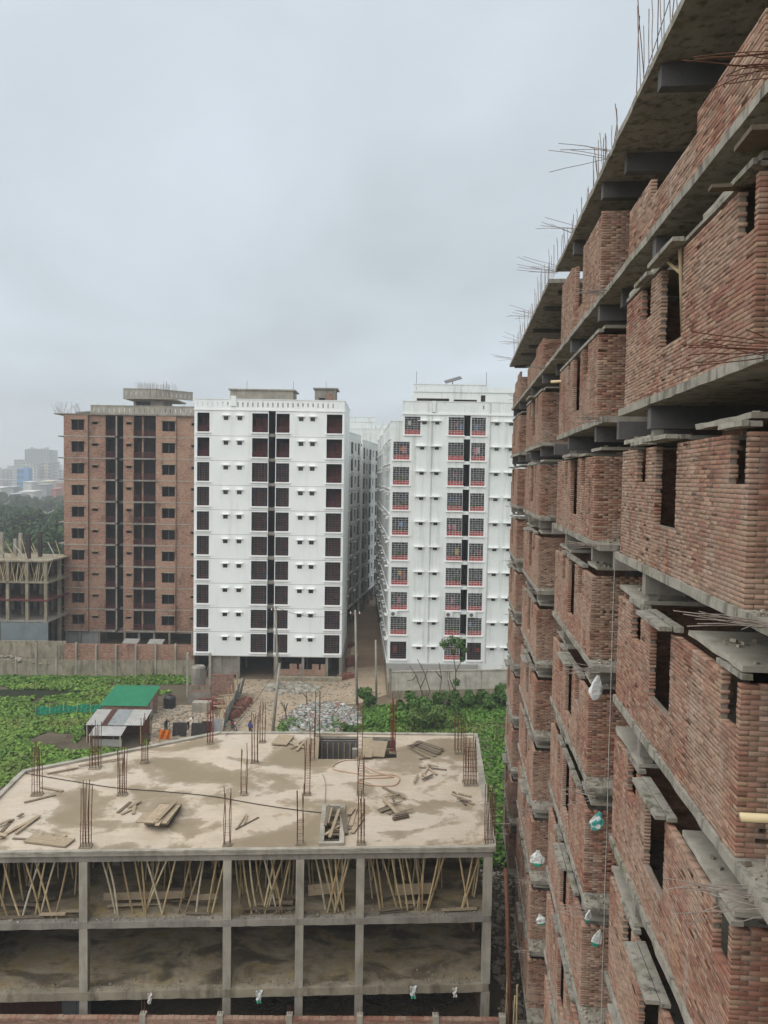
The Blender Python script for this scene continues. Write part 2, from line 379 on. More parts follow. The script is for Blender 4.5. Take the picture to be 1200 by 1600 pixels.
M['rubbish'] = leaf('rubbish', [(.60, .61, .60), (.17, .15, .12), (.50, .51, .49), (.10, .20, .17), (.30, .24, .19), (.13, .10, .08), (.58, .58, .56), (.20, .16, .12), (.30, .13, .11), (.10, .13, .06), (.48, .50, .51), (.22, .19, .15)])
M['rubble'] = leaf('rubble_stone', [(.22, .19, .15), (.33, .29, .23), (.42, .38, .32), (.16, .13, .10)])
M['far_white'] = plain('far_render', (.52, .52, .50), .9, .15, .05); M['far_grey'] = plain('far_grey_render', (.30, .31, .31), .9, .2, .05)
M['far_blue'] = plain('far_blue_paint', (.06, .23, .48), .8, .1, .05); M['far_cream'] = plain('far_cream_render', (.52, .44, .31), .9, .1, .05)
M['far_glass'] = plain('far_dark_window', (.05, .06, .07), .4, .2, .1); M['far_red'] = plain('far_red_roof', (.33, .12, .09), .9, .2, .05)
M['ac'] = plain('ac_casing', (.66, .67, .66), .5, .05, 3, .4)

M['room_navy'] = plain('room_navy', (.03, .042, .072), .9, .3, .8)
def stained_floor():
    b = NB('stained_floor', .9, .25); n1 = b.noise(.42, 5, .6, (1, 1.6, 1), (3, 7, 0), .5); n2 = b.noise(1.8, 6, .7); f = b.noise(14, 4, .6)
    c = b.mix(b.ramp(n2, [(.35, 0.0), (.65, 1.0)]), (.24, .195, .135), (.36, .31, .23))
    c = b.mix(b.ramp(b.noise(.9, 4, .6, off=(8, 1, 0)), [(.5, 0.0), (.65, .6)]), c, (.33, .25, .09))
    c = b.mix(b.ramp(n1, [(.47, 0.0), (.57, .7), (.7, 1.0)]), c, (.055, .047, .034)); c = b.mix(b.ramp(f, [(.45, 0.0), (.75, .4)]), c, (.14, .11, .08)); b.col(c); b.bump(f, .3, .01); return b.m
M['stained_floor'] = stained_floor()

# ------------------------------------------------------------------ the setting: ground sheets
def sheet(name, pts, z, mt, sub=None):
    m = MB(); m.add([(p[0], p[1], z) for p in pts], [tuple(range(len(pts)))])
    return tag(m.build(name, mt), kind='structure')
def gp(*px, z=0.0): return [G(x, y, z) for x, y in px]
sheet('ground', [(-2900, -150), (2900, -150), (2900, 3900), (-2900, 3900)], 0.0, M['field'])
sheet('building_plot', [(-75, -40), (60, -40), (60, 215), (-75, 215)], 0.012, M['soil'])
sheet('marsh', gp((-60, 1056), (300, 1056), (312, 1085), (300, 1110), (318, 1150), (300, 1240), (-150, 1240)), 0.024, M['dark_soil'])
sheet('pond', gp((-40, 1078), (90, 1077), (150, 1084), (140, 1090), (60, 1091), (-40, 1098)), 0.030, M['water'])
sheet('dirt_road', gp((352, 1062), (448, 1062), (540, 1060), (552, 1000), (560, 940), (574, 905), (592, 905), (592, 960), (600, 1030), (604, 1086), (560, 1100), (480, 1104), (440, 1120), (428, 1160), (420, 1260), (330, 1260), (322, 1160), (350, 1100)), 0.036, M['road'])
sheet('alley_path', gp((556, 990), (562, 940), (574, 905), (590, 905), (592, 960), (600, 1040), (552, 1045)), 0.044, M['alley'])
sheet('gap_ground', [(5.4, 12), (40, 12), (40, 52), (5.4, 52)], 0.020, M['dark_soil'])
sheet('grass_plot', gp((562, 1104), (800, 1092), (960, 1092), (960, 1300), (560, 1300)), 0.028, M['dark_soil'])

# ------------------------------------------------------------------ leaves as small faces
def leaf_quads(P, N, size, rng, aspect=1.5, tilt=.6, up=True):
    """quads at points P (n,3); N preferred normals (n,3)"""
    n = len(P); N = N + rng.normal(0, tilt, (n, 3)); N /= np.linalg.norm(N, axis=1)[:, None] + 1e-9
    R_ = rng.normal(0, 1, (n, 3)); T = np.cross(N, R_); T /= np.linalg.norm(T, axis=1)[:, None] + 1e-9; B = np.cross(N, T)
    s = size * rng.uniform(.6, 1.35, n)[:, None]
    a = T * s * aspect * .5; b = B * s * .5
    V = np.stack([P - a, P + b * .9 - a * .1, P + a, P - b * .9 + a * .05], 1).reshape(-1, 3)
    Q = np.arange(4 * n).reshape(-1, 4); return V, Q
def crown_mesh(name, mt, lobes, n, size, seed, fill=.35, squash=1.0):
    """lobes: (centre, radius) clumps; faces near the clump surfaces, some inside"""
    rng = np.random.default_rng(seed); P = []; Nn = []
    w = np.array([r ** 2 for c, r in lobes]); w = w / w.sum()
    for (c, r), k in zip(lobes, (w * n).astype(int)):
        d = rng.normal(0, 1, (k, 3)); d /= np.linalg.norm(d, axis=1)[:, None]
        rr = r * np.where(rng.random(k) < fill, rng.random(k) ** .5, rng.uniform(.82, 1.12, k))
        p = d * rr[:, None]; p[:, 2] *= squash; P.append(p + np.array(c)); Nn.append(d + np.array([0, 0, .5]))
    V, Q = leaf_quads(np.concatenate(P), np.concatenate(Nn), size, rng)
    return fast_mesh(name, V, Q, mt)
def point_in(poly, x, y):
    c = False; n = len(poly)
    for i in range(n):
        x1, y1 = poly[i][0], poly[i][1]; x2, y2 = poly[(i + 1) % n][0], poly[(i + 1) % n][1]
        if (y1 > y) != (y2 > y) and x < (x2 - x1) * (y - y1) / (y2 - y1) + x1: c = not c
    return c
def ground_cover(name, label, poly, n, size, h, mt, seed, holes=(), thr=-.15, freq=.18, cat='plants', tilt=.55):
    rnd = random.Random(seed); xs = [p[0] for p in poly]; ys = [p[1] for p in poly]; P = []
    tries = 0
    while len(P) < n and tries < n * 6:
        tries += 1
        x = rnd.uniform(min(xs), max(xs)); y = rnd.uniform(min(ys), max(ys))
        if not point_in(poly, x, y) or any(point_in(hh, x, y) for hh in holes): continue
        v = mnoise.noise((x * freq, y * freq, seed)) + .5 * mnoise.noise((x * freq * 3, y * freq * 3, seed + 5))
        if v < thr: continue
        P.append((x, y, .05 + (h * (.35 + max(0, v))) * rnd.random()))
    rng = np.random.default_rng(seed); P = np.array(P)
    V, Q = leaf_quads(P, np.tile([0, -.25, 1.0], (len(P), 1)), size, rng, 1.6, tilt)
    o = link(name, fast_mesh(name, V, Q, mt)); tag(o, label, cat, kind='stuff'); return o

# ------------------------------------------------------------------ unfinished brick tower on the right
TH = math.radians(5.4)
TW_O = Vector((math.cos(TH) * 3.52 + math.sin(TH) * 9.71, -math.sin(TH) * 3.52 + math.cos(TH) * 9.71, 0))
tower = empty('brick_apartment_tower', TW_O, -TH)
tag(tower, 'unfinished red brick apartment tower with stacked projecting bays filling the right side', 'apartment building')
TW_M = Matrix.Translation(TW_O) @ Matrix.Rotation(-TH, 4, 'Z')
ZB = [33.2 - 3.1 * i for i in range(11)]; ST = .15
BAYS = [(0.0, 7.2), (10.5, 17.9), (23.6, 30.9), (35.7, 41.2)]

def rough_slab(x0, x1, y0, y1, z0, z1, seed, step=.4, jit=.008):
    """slab with an uneven, hand-cast outer edge at x0 and near end at y0"""
    rnd = random.Random(seed); m = MB(); n = max(2, int((y1 - y0) / step)); vs = []
    for i in range(n + 1):
        y = y0 + (y1 - y0) * i / n; j = lambda k=1.0: rnd.uniform(-jit, jit) * k
        xo = x0 + j(1.4); yy = y + (j() if i in (0, n) else 0)
        vs += [(xo + j(), yy, z0 + j(.7)), (xo + j(), yy, z1 + j(.8)), (x1, y, z1), (x1, y, z0)]
    fs = []
    for i in range(n):
        a = 4 * i; b = a + 4
        for k in range(4): fs.append((a + k, b + k, b + (k + 1) % 4, a + (k + 1) % 4))
    fs += [(0, 1, 2, 3), (4 * n + 3, 4 * n + 2, 4 * n + 1, 4 * n)]
    return m.add(vs, fs)

# --- slabs, beams, columns
for j, zb in enumerate(ZB):
    if j <= 1:
        segs = [(-3.2 if j == 0 else -1.4, 19.2 if j == 0 else 19.6), (19.75, 41.6)]
    elif j <= 3:
        segs = [(-1.4, 7.5), (9.2, 18.1), (22.4, 31.1), (34.8, 41.6)]
    else:
        segs = [(-1.4, 7.25), (9.75, 17.95), (22.7, 30.95), (35.0, 41.3)]
    for k, (a, b) in enumerate(segs):
        dz = -.26 if (j == 0 and k == 1) else 0
        xo = -.05 - (.05 if j == 0 else 0) - (.16 if j == 0 and k == 1 else 0)
        rough_slab(xo, 9.5, a, b, zb + dz, zb + ST + dz, j * 10 + k).build('floor_slab', M['concrete_edge'], tower)
    # slab pieces in the recesses, set back from the bays
    if j > 1:
        for a, b in ((-5.39, segs[0][0] - .004), (segs[0][1] + .004, segs[1][0] - .004), (segs[1][1] + .004, segs[2][0] - .004), (segs[2][1] + .004, segs[3][0] - .004)):
            MB().box(1.25, 9.5, a, b, zb + .002, zb + ST - .004).build('recess_slab', M['concrete'], tower)
    # cantilever beams under the slab, the upper ones in shade-darkened concrete
    for by0, by1 in BAYS:
        for yy, d in (((by0 + .12, .40),) if by0 > 1 else ()) + ((by0 + 5.0, .42),):
            MB().box(.03, 5.5, yy, yy + .25, zb - d, zb - .001).build('cantilever_beam', M['shaded_concrete'] if j < 3 else M['concrete'], tower)
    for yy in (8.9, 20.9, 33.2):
        MB().box(.25 if j < 4 else 1.3, 5.5, yy, yy + .25, zb - .42, zb - .001).build('cantilever_beam', M['shaded_concrete'] if j < 3 else M['concrete'], tower)
    MB().box(5.5, 5.75, -3, 41, zb - .45, zb - .002).build('long_beam', M['shaded_concrete'], tower)
for by0, by1 in BAYS:
    for yy, x0 in ((by0 + .14, 2.9), (by0 + 5.02, 2.9), (by1 - .4, 2.4)):
        MB().box(x0, x0 + .25, yy, yy + .22, 0, ZB[0] - .01).build('column', M['concrete'], tower)

# --- bricks
BL, BH, BT, CH, JT = .226, .0535, .115, .064, .014
BRICKS = []                                   # every brick: (wall index, local centre, length axis, length, jitter)
WALLS = []
def intervals(L, z, holes):
    iv = [(0.0, L)]
    for h in holes:
        if h[2] <= z <= h[3]:
            out = []
            for a, b in iv:
                if h[1] <= a or h[0] >= b: out.append((a, b)); continue
                if h[0] - a > .03: out.append((a, h[0]))
                if b - h[1] > .03: out.append((h[1], b))
            iv = out
    return iv
def brick_wall(org, along, L, H, holes, seed, profile=None, mat_core='mortar'):
    """org: outer corner; along 'y' = front face looking -x, 'x' = end face looking -y; courses interlock at the corner"""
    rnd = random.Random(seed); wi = len(WALLS)
    nc = int(H / CH); put = []
    for _ in range(max(1, int(L * H / 2.6))):                 # putlog holes: bricks left out
        k = rnd.randrange(2, max(3, nc - 2)); a = rnd.uniform(.2, max(.3, L - .4))
        put.append((a, a + .10, k * CH - .002, (k + 1) * CH - .010))
    allh = holes + put + ([] if profile is None else [(a, b, h, 99) for a, b, h in profile])
    x0 = .012 if along == 'y' else BT + .004
    core = wall_holes(L - .012, nc * CH - .012, [(h[0] - .012, h[1] + .012, h[2] - .008, h[3] + .004) for h in allh], BT - .03, 0, x0)
    R3 = Matrix(((0, 1, 0), (1, 0, 0), (0, 0, 1))) if along == 'y' else Matrix.Identity(3)
    T4 = Matrix.Translation(org) @ R3.to_4x4() @ Matrix.Translation((0, .009, 0))
    core.xf(T4)
    if along == 'y': core.F = [f[::-1] for f in core.F]
    w = core.build('brick_wall', M[mat_core], tower); WALLS.append((w, Vector(org), along))
    for k in range(nc):
        zc = (k + .5) * CH; odd = k % 2
        lead = (BT + .012) if odd == (1 if along == 'y' else 0) else 0.0
        ph = lead + rnd.uniform(-.008, .008)
        for a, b in intervals(L, zc, allh):
            x = max(a, lead) if a < .01 else a
            while x < b - .03:
                nxt = (math.floor((x - ph + .02) / (BL + JT)) + 1) * (BL + JT) + ph
                e = min(nxt, b); ln = e - x - (JT if e < b else 0)
                if ln > .03:
                    BRICKS.append((wi, (x + ln / 2, zc), ln, (rnd.gauss(0, .0024), rnd.gauss(0, .004), rnd.gauss(0, .0016), rnd.gauss(0, .007), rnd.gauss(0, .010))))
                x = e
    return w

HA = [(.118, .68, 1.51, 2.25), (3.1, 4.4, .79, 2.25), (5.15, 5.85, 1.51, 2.25)]
HB = [(1.6, 2.3, 1.41, 2.25), (2.9, 4.2, .51, 2.25), (4.9, 5.5, 1.41, 2.25)]
WH = 2.23
def rough_bar(x0, x1, y0, y1, z0, z1, seed, jit=.004, step=.45):
    rnd = random.Random(seed); m = MB(); n = max(2, int((y1 - y0) / step)); vs = []; fs = []
    for i in range(n + 1):
        y = y0 + (y1 - y0) * i / n
        for (x, z) in ((x0, z0), (x0, z1), (x1, z1), (x1, z0)):
            vs.append((x + rnd.uniform(-jit, jit), y, z + rnd.uniform(-jit, jit) * .8))
    for i in range(n):
        for k in range(4): fs.append((4 * i + k, 4 * i + 4 + k, 4 * i + 4 + (k + 1) % 4, 4 * i + (k + 1) % 4))
    fs += [(0, 1, 2, 3), (4 * n + 3, 4 * n + 2, 4 * n + 1, 4 * n)]
    return m.add(vs, fs)
for j in range(1, 11):
    z0 = ZB[j] + ST; gap = ZB[j - 1] - z0
    for bi, (a, b) in enumerate(BAYS):
        L = b - a; sd = j * 17 + bi
        hol = HA if bi == 0 else HB
        hol = [(h0, h1, z_, 9) for h0, h1, z_, _ in hol]
        if j == 1:
            prof = {0: [(0, 2.6, .95), (2.6, 5.4, .66), (5.4, 9, 1.0)], 1: [(0, 2.9, 2.1), (4.2, 5.0, 1.9), (5.0, 9, 2.1)],
                    2: [(0, 3, 1.32), (3, 9, 1.0)], 3: [(0, 2, 1.6), (2, 4, 1.35), (4, 9, .9)]}[bi]
            hol2 = [] if bi != 1 else [(2.9, 4.2, .5, 9)]
            brick_wall((0, a, z0), 'y', L, WH, hol2, sd, prof)
            if bi: brick_wall((0, a, z0), 'x', 2.6, WH, [], sd + 500, None if bi == 1 else [(0, 9, 1.3)])
            else: brick_wall((0, a, z0), 'x', 3.0, WH, [], sd + 500, [(0, 9, .95)])
            continue
        brick_wall((0, a, z0), 'y', L, WH, hol, sd)
        brick_wall((0, a, z0), 'x', 3.0 if bi == 0 else 2.4, WH, [], sd + 500)
        MB().box(BT + .006, 2.6, b - .13, b - .006, z0, z0 + WH).build('end_wall', M['brick_far'], tower)
        # plastered partition inside, coloured dark to stand for the unlit room
        MB().box(5.2, 5.35, a + .02, b - .02, z0, ZB[j - 1] - .46).build('partition', M['shaded_concrete'], tower)
        # lintel band on the wall top, its lofts and sunshades
        rnd = random.Random(sd + 900)
        zt = z0 + WH + .004
        pieces = [(0, L)] if j == 2 else [(max(-.02, h[0] - .22), min(L, h[1] + .22)) for h in hol]
        for (ya, yb) in pieces:
            rough_bar(-.012 + rnd.uniform(-.012, .012), BT + .02, a + ya, a + yb, zt, zt + .075 + rnd.uniform(-.015, .02), sd + int(ya * 10)).build('lintel', M['concrete_edge'], tower)
        for h in (hol if bi == 0 and j <= 3 else hol[1:2] if (bi == 0 or j % 2 == bi % 2) else []):
            w0, w1 = h[0] - .16, h[1] + .16
            out = (.24 if h[1] - h[0] > 1 else .14) + rnd.uniform(-.05, .06)
            rough_bar(-out, -.036, a + max(-.12, w0), a + min(L + .05, w1), zt + .005, zt + .075, sd + int(h[0] * 30), .006).build('sunshade', M['concrete_edge'], tower)
        lz = z0 + WH + .10
        if j > 2: MB().box(.10, .28, a + 5.03, a + 5.22, lz + .085, ZB[j - 1] - .424).build('stub_column', M['concrete'], tower)
        loft = ((0, 2.25), (5.0, L)) if bi == 0 else ((0, 1.5), (4.7, L))
        for k, (ya, yb) in enumerate(loft):
            rough_slab(BT + .03 if bi else .02, 2.75, a + ya + .01, a + yb - .01, lz, lz + .08, sd + 70 + k, .25, .01).build('loft_slab', M['concrete_pale'], tower)
    # back walls of the recesses
    for (ya, yb) in ((-5.3, -.1), (7.3, 10.4), (18.0, 23.5), (31.0, 35.6)):
        MB().box(2.6, 2.74, ya, yb, z0, ZB[j - 1] - .004).build('recess_wall', M['brick_far'], tower)
# unseen next bay beside the camera, added to shade the brick returns
for j in range(1, 11):
    z0 = ZB[j] + ST
    m = wall_holes(7.2, WH, [(2.8, 4.1, .79, 9)], .115); m.xf(Matrix.Translation((.0, -5.6, z0)) @ Matrix.Rotation(-math.pi / 2, 4, 'Z')); m.box(.0, 2.6, -5.59, -5.46, 0 + z0, z0 + WH); m.box(.0, 2.6, -12.9, -12.8, z0, z0 + WH); m.build('brick_wall', M['brick_far'], tower)
    MB().box(-.05, 9.5, -12.9, -5.4, ZB[j], ZB[j] + ST).build('floor_slab', M['concrete_edge'], tower)
MB().box(-.05, 9.5, -12.9, -3.3, ZB[0], ZB[0] + ST).build('floor_slab', M['concrete_edge'], tower)
MB().box(9.2, 9.45, -12.9, 41.5, 0, ZB[0] - .01).build('rear_wall', M['brick_far'], tower)  # unseen wall added behind the rooms to keep them dark

# split: the 300 bricks that show largest in the photo are objects of their own, the rest of each wall is one mesh
def brick_pose(bk):
    wi, (u, zc), ln, jt = bk; w, org, along = WALLS[wi]
    if along == 'y': c = Vector((org.x + BT / 2 + jt[0], org.y + u, org.z + zc + jt[2])); nrm = Vector((-1, 0, 0))
    else: c = Vector((org.x + u, org.y + BT / 2 + jt[0], org.z + zc + jt[2])); nrm = Vector((0, -1, 0))
    return c, nrm
cand = []
for i, bk in enumerate(BRICKS):
    if bk[2] < BL - .004: continue
    c, nrm = brick_pose(bk); wc = TW_M @ c; wnrm = (TW_M.to_3x3() @ nrm)
    v = CAMP - wc; d = v.length
    if d > 17 or v.dot(wnrm) <= 0: continue
    p = project(wc)
    if p is None or not (8 < p[0] < 1190 and 8 < p[1] < 1592): continue
    size = (v.normalized().dot(wnrm)) / d ** 2
    cand.append((-size, i))
cand.sort(); SINGLE = {i for _, i in cand[:300]}
def chamfer_brick(ln):
    e = .0018; h = BH / 2; l = ln / 2; t = BT / 2
    V = [(-l, -t + e, -h), (l, -t + e, -h), (l, -t + e, h), (-l, -t + e, h),
         (-l + e, -t, -h + e), (l - e, -t, -h + e), (l - e, -t, h - e), (-l + e, -t, h - e),
         (-l, t, -h), (l, t, -h), (l, t, h), (-l, t, h)]
    Fq = [(4, 5, 6, 7), (0, 1, 5, 4), (1, 2, 6, 5), (2, 3, 7, 6), (3, 0, 4, 7), (1, 0, 8, 9), (2, 1, 9, 10), (3, 2, 10, 11), (0, 3, 11, 8)]
    return np.array(V, 'f4'), np.array(Fq, 'i4')
bv, bf = chamfer_brick(BL)
me_brick = fast_mesh('brick', bv, bf, M['brick'])
per_wall = {}
for i, bk in enumerate(BRICKS):
    wi, (u, zc), ln, jt = bk; w, org, along = WALLS[wi]; c, nrm = brick_pose(bk)
    rz = (-math.pi / 2 if along == 'y' else 0) + jt[3] * .6
    if i in SINGLE:
        link('brick', me_brick, w, c, (0, jt[4] * .5, rz))
    else:
        per_wall.setdefault(wi, []).append((c, ln, rz, jt))
for wi, lst in per_wall.items():
    n = len(lst); w, org, along = WALLS[wi]
    lens = np.array([b[1] for b in lst]); C = np.array([tuple(b[0]) for b in lst]); rz = np.array([b[2] for b in lst]); ry = np.array([b[3][4] * .5 for b in lst])
    V = np.tile(bv, (n, 1, 1)).astype('f8'); half = BL / 2
    V[:, :, 0] += np.sign(V[:, :, 0]) * ((lens / 2) - half)[:, None]
    V[:, :, 2] += V[:, :, 0] * -ry[:, None]
    rng = np.random.default_rng(wi); V[:, 4:8, :] += rng.normal(0, .0014, (n, 4, 3)); V[:, :4, :] += rng.normal(0, .0014, (n, 4, 3))
    cs, sn = np.cos(rz)[:, None], np.sin(rz)[:, None]
    X = V[:, :, 0] * cs - V[:, :, 1] * sn; Y = V[:, :, 0] * sn + V[:, :, 1] * cs
    W = np.stack([X, Y, V[:, :, 2]], 2) + C[:, None, :]
    Q = (bf[None] + (np.arange(n) * 12)[:, None, None]).reshape(-1, 4)
    tag(link('brickwork', fast_mesh('brickwork', W.reshape(-1, 3), Q, M['brick']), w), kind='stuff')

# --- starter bars
def bent_bar(p, d, ln, rnd, bend=.12):
    bend = bend * .4
    p = Vector(p); d = Vector(d).normalized(); pts = [p]
    for k in range(1, 5):
        q = p + d * ln * k / 4 + Vector((rnd.uniform(-1, 1), rnd.uniform(-1, 1), rnd.uniform(-1, 1) - .5 * (k / 4))) * bend * (k / 4) * .6
        pts.append(q)
    return pts
rnd = random.Random(31)
for a, b, n, h in ((1.2, 6.9, 22, 1.75), (8.6, 12.0, 16, 1.1), (12.4, 15, 5, .7), (15.5, 19.2, 7, 1.0), (20.0, 27.5, 14, 1.3), (28, 30, 5, 1.1), (31.5, 41, 14, 1.5)):
    for k in range(n):
        y = a + (b - a) * (k + rnd.random() * .5) / n
        MB().tube(bent_bar((-.03 + rnd.uniform(-.04, .05), y, ZB[0] + .05), (rnd.gauss(-.03, .05), rnd.gauss(0, .05), 1), h * rnd.uniform(.7, 1.1), rnd, .06), .009, 4).build('rebar', M['rust_pale'] if k % 3 else M['rust'], tower)
MB().tube([(.05, 7.3, ZB[0] + .25), (.0, 3.6, ZB[0] + 1.0), (-.02, 1.0, ZB[0] + 1.5)], .008, 4).build('rebar', M['rust'], tower)
for y, n in ((9.3, 6), (15.0, 5), (19.7, 8), (27.6, 7), (34.5, 6), (41.2, 5)):
    for k in range(n):
        MB().tube(bent_bar((.05, y + rnd.uniform(-.5, .5), ZB[0] + .05 + rnd.uniform(-.03, .2)), (-1, rnd.gauss(-.1, .25), rnd.gauss(.12, .16)), rnd.uniform(.9, 1.7), rnd, .08), .0075, 4).build('rebar', M['rust_pale'], tower)
# bars left sticking out of the slab ends, floor by floor
for j in range(1, 11):
    for bi, yb in enumerate((-.8, 9.6, 22.6, 34.9)):
        n = {0: 12, 1: 10, 2: 8, 3: 5}[bi]
        for k in range(n):
            y = yb + rnd.uniform(-.28, .35)
            zz_ = ZB[j] + rnd.uniform(.03, .12)
            d = (-1, rnd.gauss(.12, .28), rnd.gauss(.07 if j < 4 else -.02, .13))
            mt = M['rust'] if (j < 3 and bi == 0) else M['rust_pale']
            MB().tube(bent_bar((.06 if j > 1 else .02, y, zz_), d, rnd.uniform(.45, 1.15) * (1 if bi == 0 else .8), rnd, .10), .0065 if bi == 0 else .008, 4).build('rebar', mt, tower)
        for k in range(4):                     # a few upright ones on the slab end
            MB().tube(bent_bar((rnd.uniform(.1, .6), yb + rnd.uniform(-.2, .3), ZB[j] + ST - .01), (rnd.gauss(0, .3), rnd.gauss(-.1, .3), 1), rnd.uniform(.3, .8), rnd, .08), .006, 4).build('rebar', M['rust_pale'], tower)
# crumbs of mortar lying on ledges, lofts and sunshades
cr = MB()
for j in range(2, 11):
    for q in range(150):
        bi = rnd.choice((0, 0, 0, 1, 1, 2)); a, b = BAYS[bi]; k = rnd.random()
        if k < .55: y = a + rnd.choice((rnd.uniform(0, 1.5), rnd.uniform(5.1, b - a - .1))); x = rnd.uniform(.15, 1.1); z = ZB[j] + ST + WH + .185
        else: y = a - rnd.uniform(.1, .7 if bi else 1.2); x = rnd.uniform(0, 1.2); z = ZB[j] + ST + .004
        s_ = rnd.uniform(.02, .07); cr.obox((x, y, z + s_ * .3), s_ * 1.4, s_, s_ * .8, Matrix.Rotation(rnd.uniform(0, 3), 3, 'Z') @ Matrix.Rotation(rnd.uniform(-.5, .5), 3, 'X'))
tag(cr.build('mortar_crumbs', M['rubble'], tower), kind='stuff')
# --- poles, pipes and boards on the tower
def local(p): return TW_M @ Vector(p)
def thing_tube(name, pts, r, mt, label, cat, n=8, group=None):
    m = MB().tube([Vector(p) for p in pts], r, n); o = m.build(name, mt, smooth=n > 6); return tag(o, label, cat, group)
thing_tube('plastic_pipe', [local((-.02, -.2, 21.55)), local((1.6, -.25, 21.58))], .055, M['pipe'], 'yellow pipe poking out past the near corner of the brick tower, right edge', 'pipe', 12)
thing_tube('plastic_pipe', [local((-.35, 17.6, 29.0)), local((.35, 17.5, 29.02))], .05, M['pipe'], 'short pale pipe jutting from brick wall high on the tower', 'pipe', 12)
for k, (y, z0_, z1_, lb) in enumerate(((10.15, 2.3, 24.0, 'long pale rope hanging straight down the recess between two brick bays'),)):
    m = MB(); rr = random.Random(k); m.tube([local((.40 + rr.uniform(-.01, .01), y - .45, z1_ + (z0_ - z1_) * i / 30)) for i in range(31)], .012, 5)
    tag(m.build('hanging_rope', M['rope']), lb, 'rope')
def board(p, q, w, t, mt, label, group=None, up=(0, 0, 1), name='board', cat='board'):
    p, q = Vector(p), Vector(q); d = (q - p); L = d.length; d.normalize(); s_ = d.cross(Vector(up)).normalized(); u = s_.cross(d)
    R_ = Matrix((d, s_, u)).transposed(); o = MB().obox((0, 0, 0), L, w, t).build(name, mt)
    o.matrix_world = Matrix.Translation((p + q) / 2) @ R_.to_4x4(); return tag(o, label, cat, group)
board(local((-.34, .75, ZB[2] + ST + WH + .02)), local((.6, .72, ZB[2] + ST + WH + .03)), .16, .045, M['plank_dark'], 'dark plank end jutting under the slab beside the near slot window', name='plank', cat='plank')
board(local((-.26, -.14, ZB[2] + ST + WH + .26)), local((1.7, -.18, ZB[2] + ST + WH + .27)), .6, .06, M['plank_dark'], 'wide weathered board capping the topmost near brick corner', name='plank', cat='plank')
thing_tube('bamboo_prop', [local((.05, 3.17, ZB[2] + ST + .8)), local((-.02, 3.22, ZB[2] + ST + 2.2))], .035, M['bamboo'], 'thin pole standing upright in the tall window opening above the camera', 'pole')
thing_tube('bamboo_prop', [local((.05, 3.2, ZB[2] + ST + 1.75)), local((.0, 4.0, ZB[2] + ST + 2.2))], .03, M['bamboo'], 'short diagonal brace inside the tall window opening above the camera', 'pole')

# --- cement sacks caught on the bars
def sack(px, py, s_along, h, mt, label, seed, wid=.27):
    """crumpled hanging sack; s_along = distance along the tower face"""
    r = ray(px, py); lo = TW_M.inverted(); o0 = lo @ CAMP; d = lo.to_3x3() @ r
    t = (s_along - o0.y) / d.y; c = TW_M @ (o0 + d * t)
    m = MB(); nU, nV = 14, 12; rnd = random.Random(seed); vs = []; fs = []
    for i in range(nV + 1):
        v = i / nV; w = h * wid * (.22 + .78 * min(1, v / .42) ** 1.3) * (1 if v < .86 else 1 - (v - .86) * 2.6); th = max(.02, w * .28)
        for k in range(nU):
            a = 2 * math.pi * k / nU; ca, sa = math.cos(a), math.sin(a)
            bx, by = math.copysign(abs(ca) ** .6, ca), math.copysign(abs(sa) ** .9, sa)
            nz = mnoise.noise((ca * 1.3 + seed * 3.1, sa * 1.3, v * 3.2)) + .6 * mnoise.noise((ca * 3 + seed, sa * 3, v * 8))
            fold = math.sin(a * 5 + seed) * .10 * (1 - v)
            vs.append((bx * w * (1 + .22 * nz + fold), by * th * (1 + .55 * nz + fold), -h * v + .07 * h * nz + (h * .10 * abs(bx) if v > .8 else 0)))
    for i in range(nV):
        for k in range(nU): fs.append((i * nU + k, i * nU + (k + 1) % nU, (i + 1) * nU + (k + 1) % nU, (i + 1) * nU + k))
    fs.append(tuple(range(nU))[::-1]); fs.append(tuple(nV * nU + k for k in range(nU)))
    m.add(vs, [f[::-1] for f in fs]); o = m.build('cement_sack', mt); o.location = c + Vector((0, 0, h / 2)); o.rotation_euler = (rnd.uniform(-.2, .2), rnd.uniform(-.35, .35), rnd.uniform(-.4, .4))
    return tag(o, label, 'sack')
sack(935, 1075, 9.4, .62, M['sack_white'], 'plain white sack hanging in the recess between the two nearest brick bays', 1)
sack(938, 1287, 9.4, .55, M['sack_teal'], 'teal and white sack snagged on bars in the tower recess', 2)
sack(840, 1341, 22.2, .68, M['sack'], 'white sack with green bottom band hanging beside the far brick bay, upper one', 3, .42)
sack(843, 1437, 22.2, .46, M['sack'], 'smaller white and green sack hanging below another on the far bay', 4, .42)
sack(921, 1432, 9.4, .32, M['sack'], 'small white and green sack tied at a slab corner', 5)
sack(937, 1468, 9.4, .48, M['sack'], 'crumpled white sack with green stripe, lowest beside the near brick bay', 6)

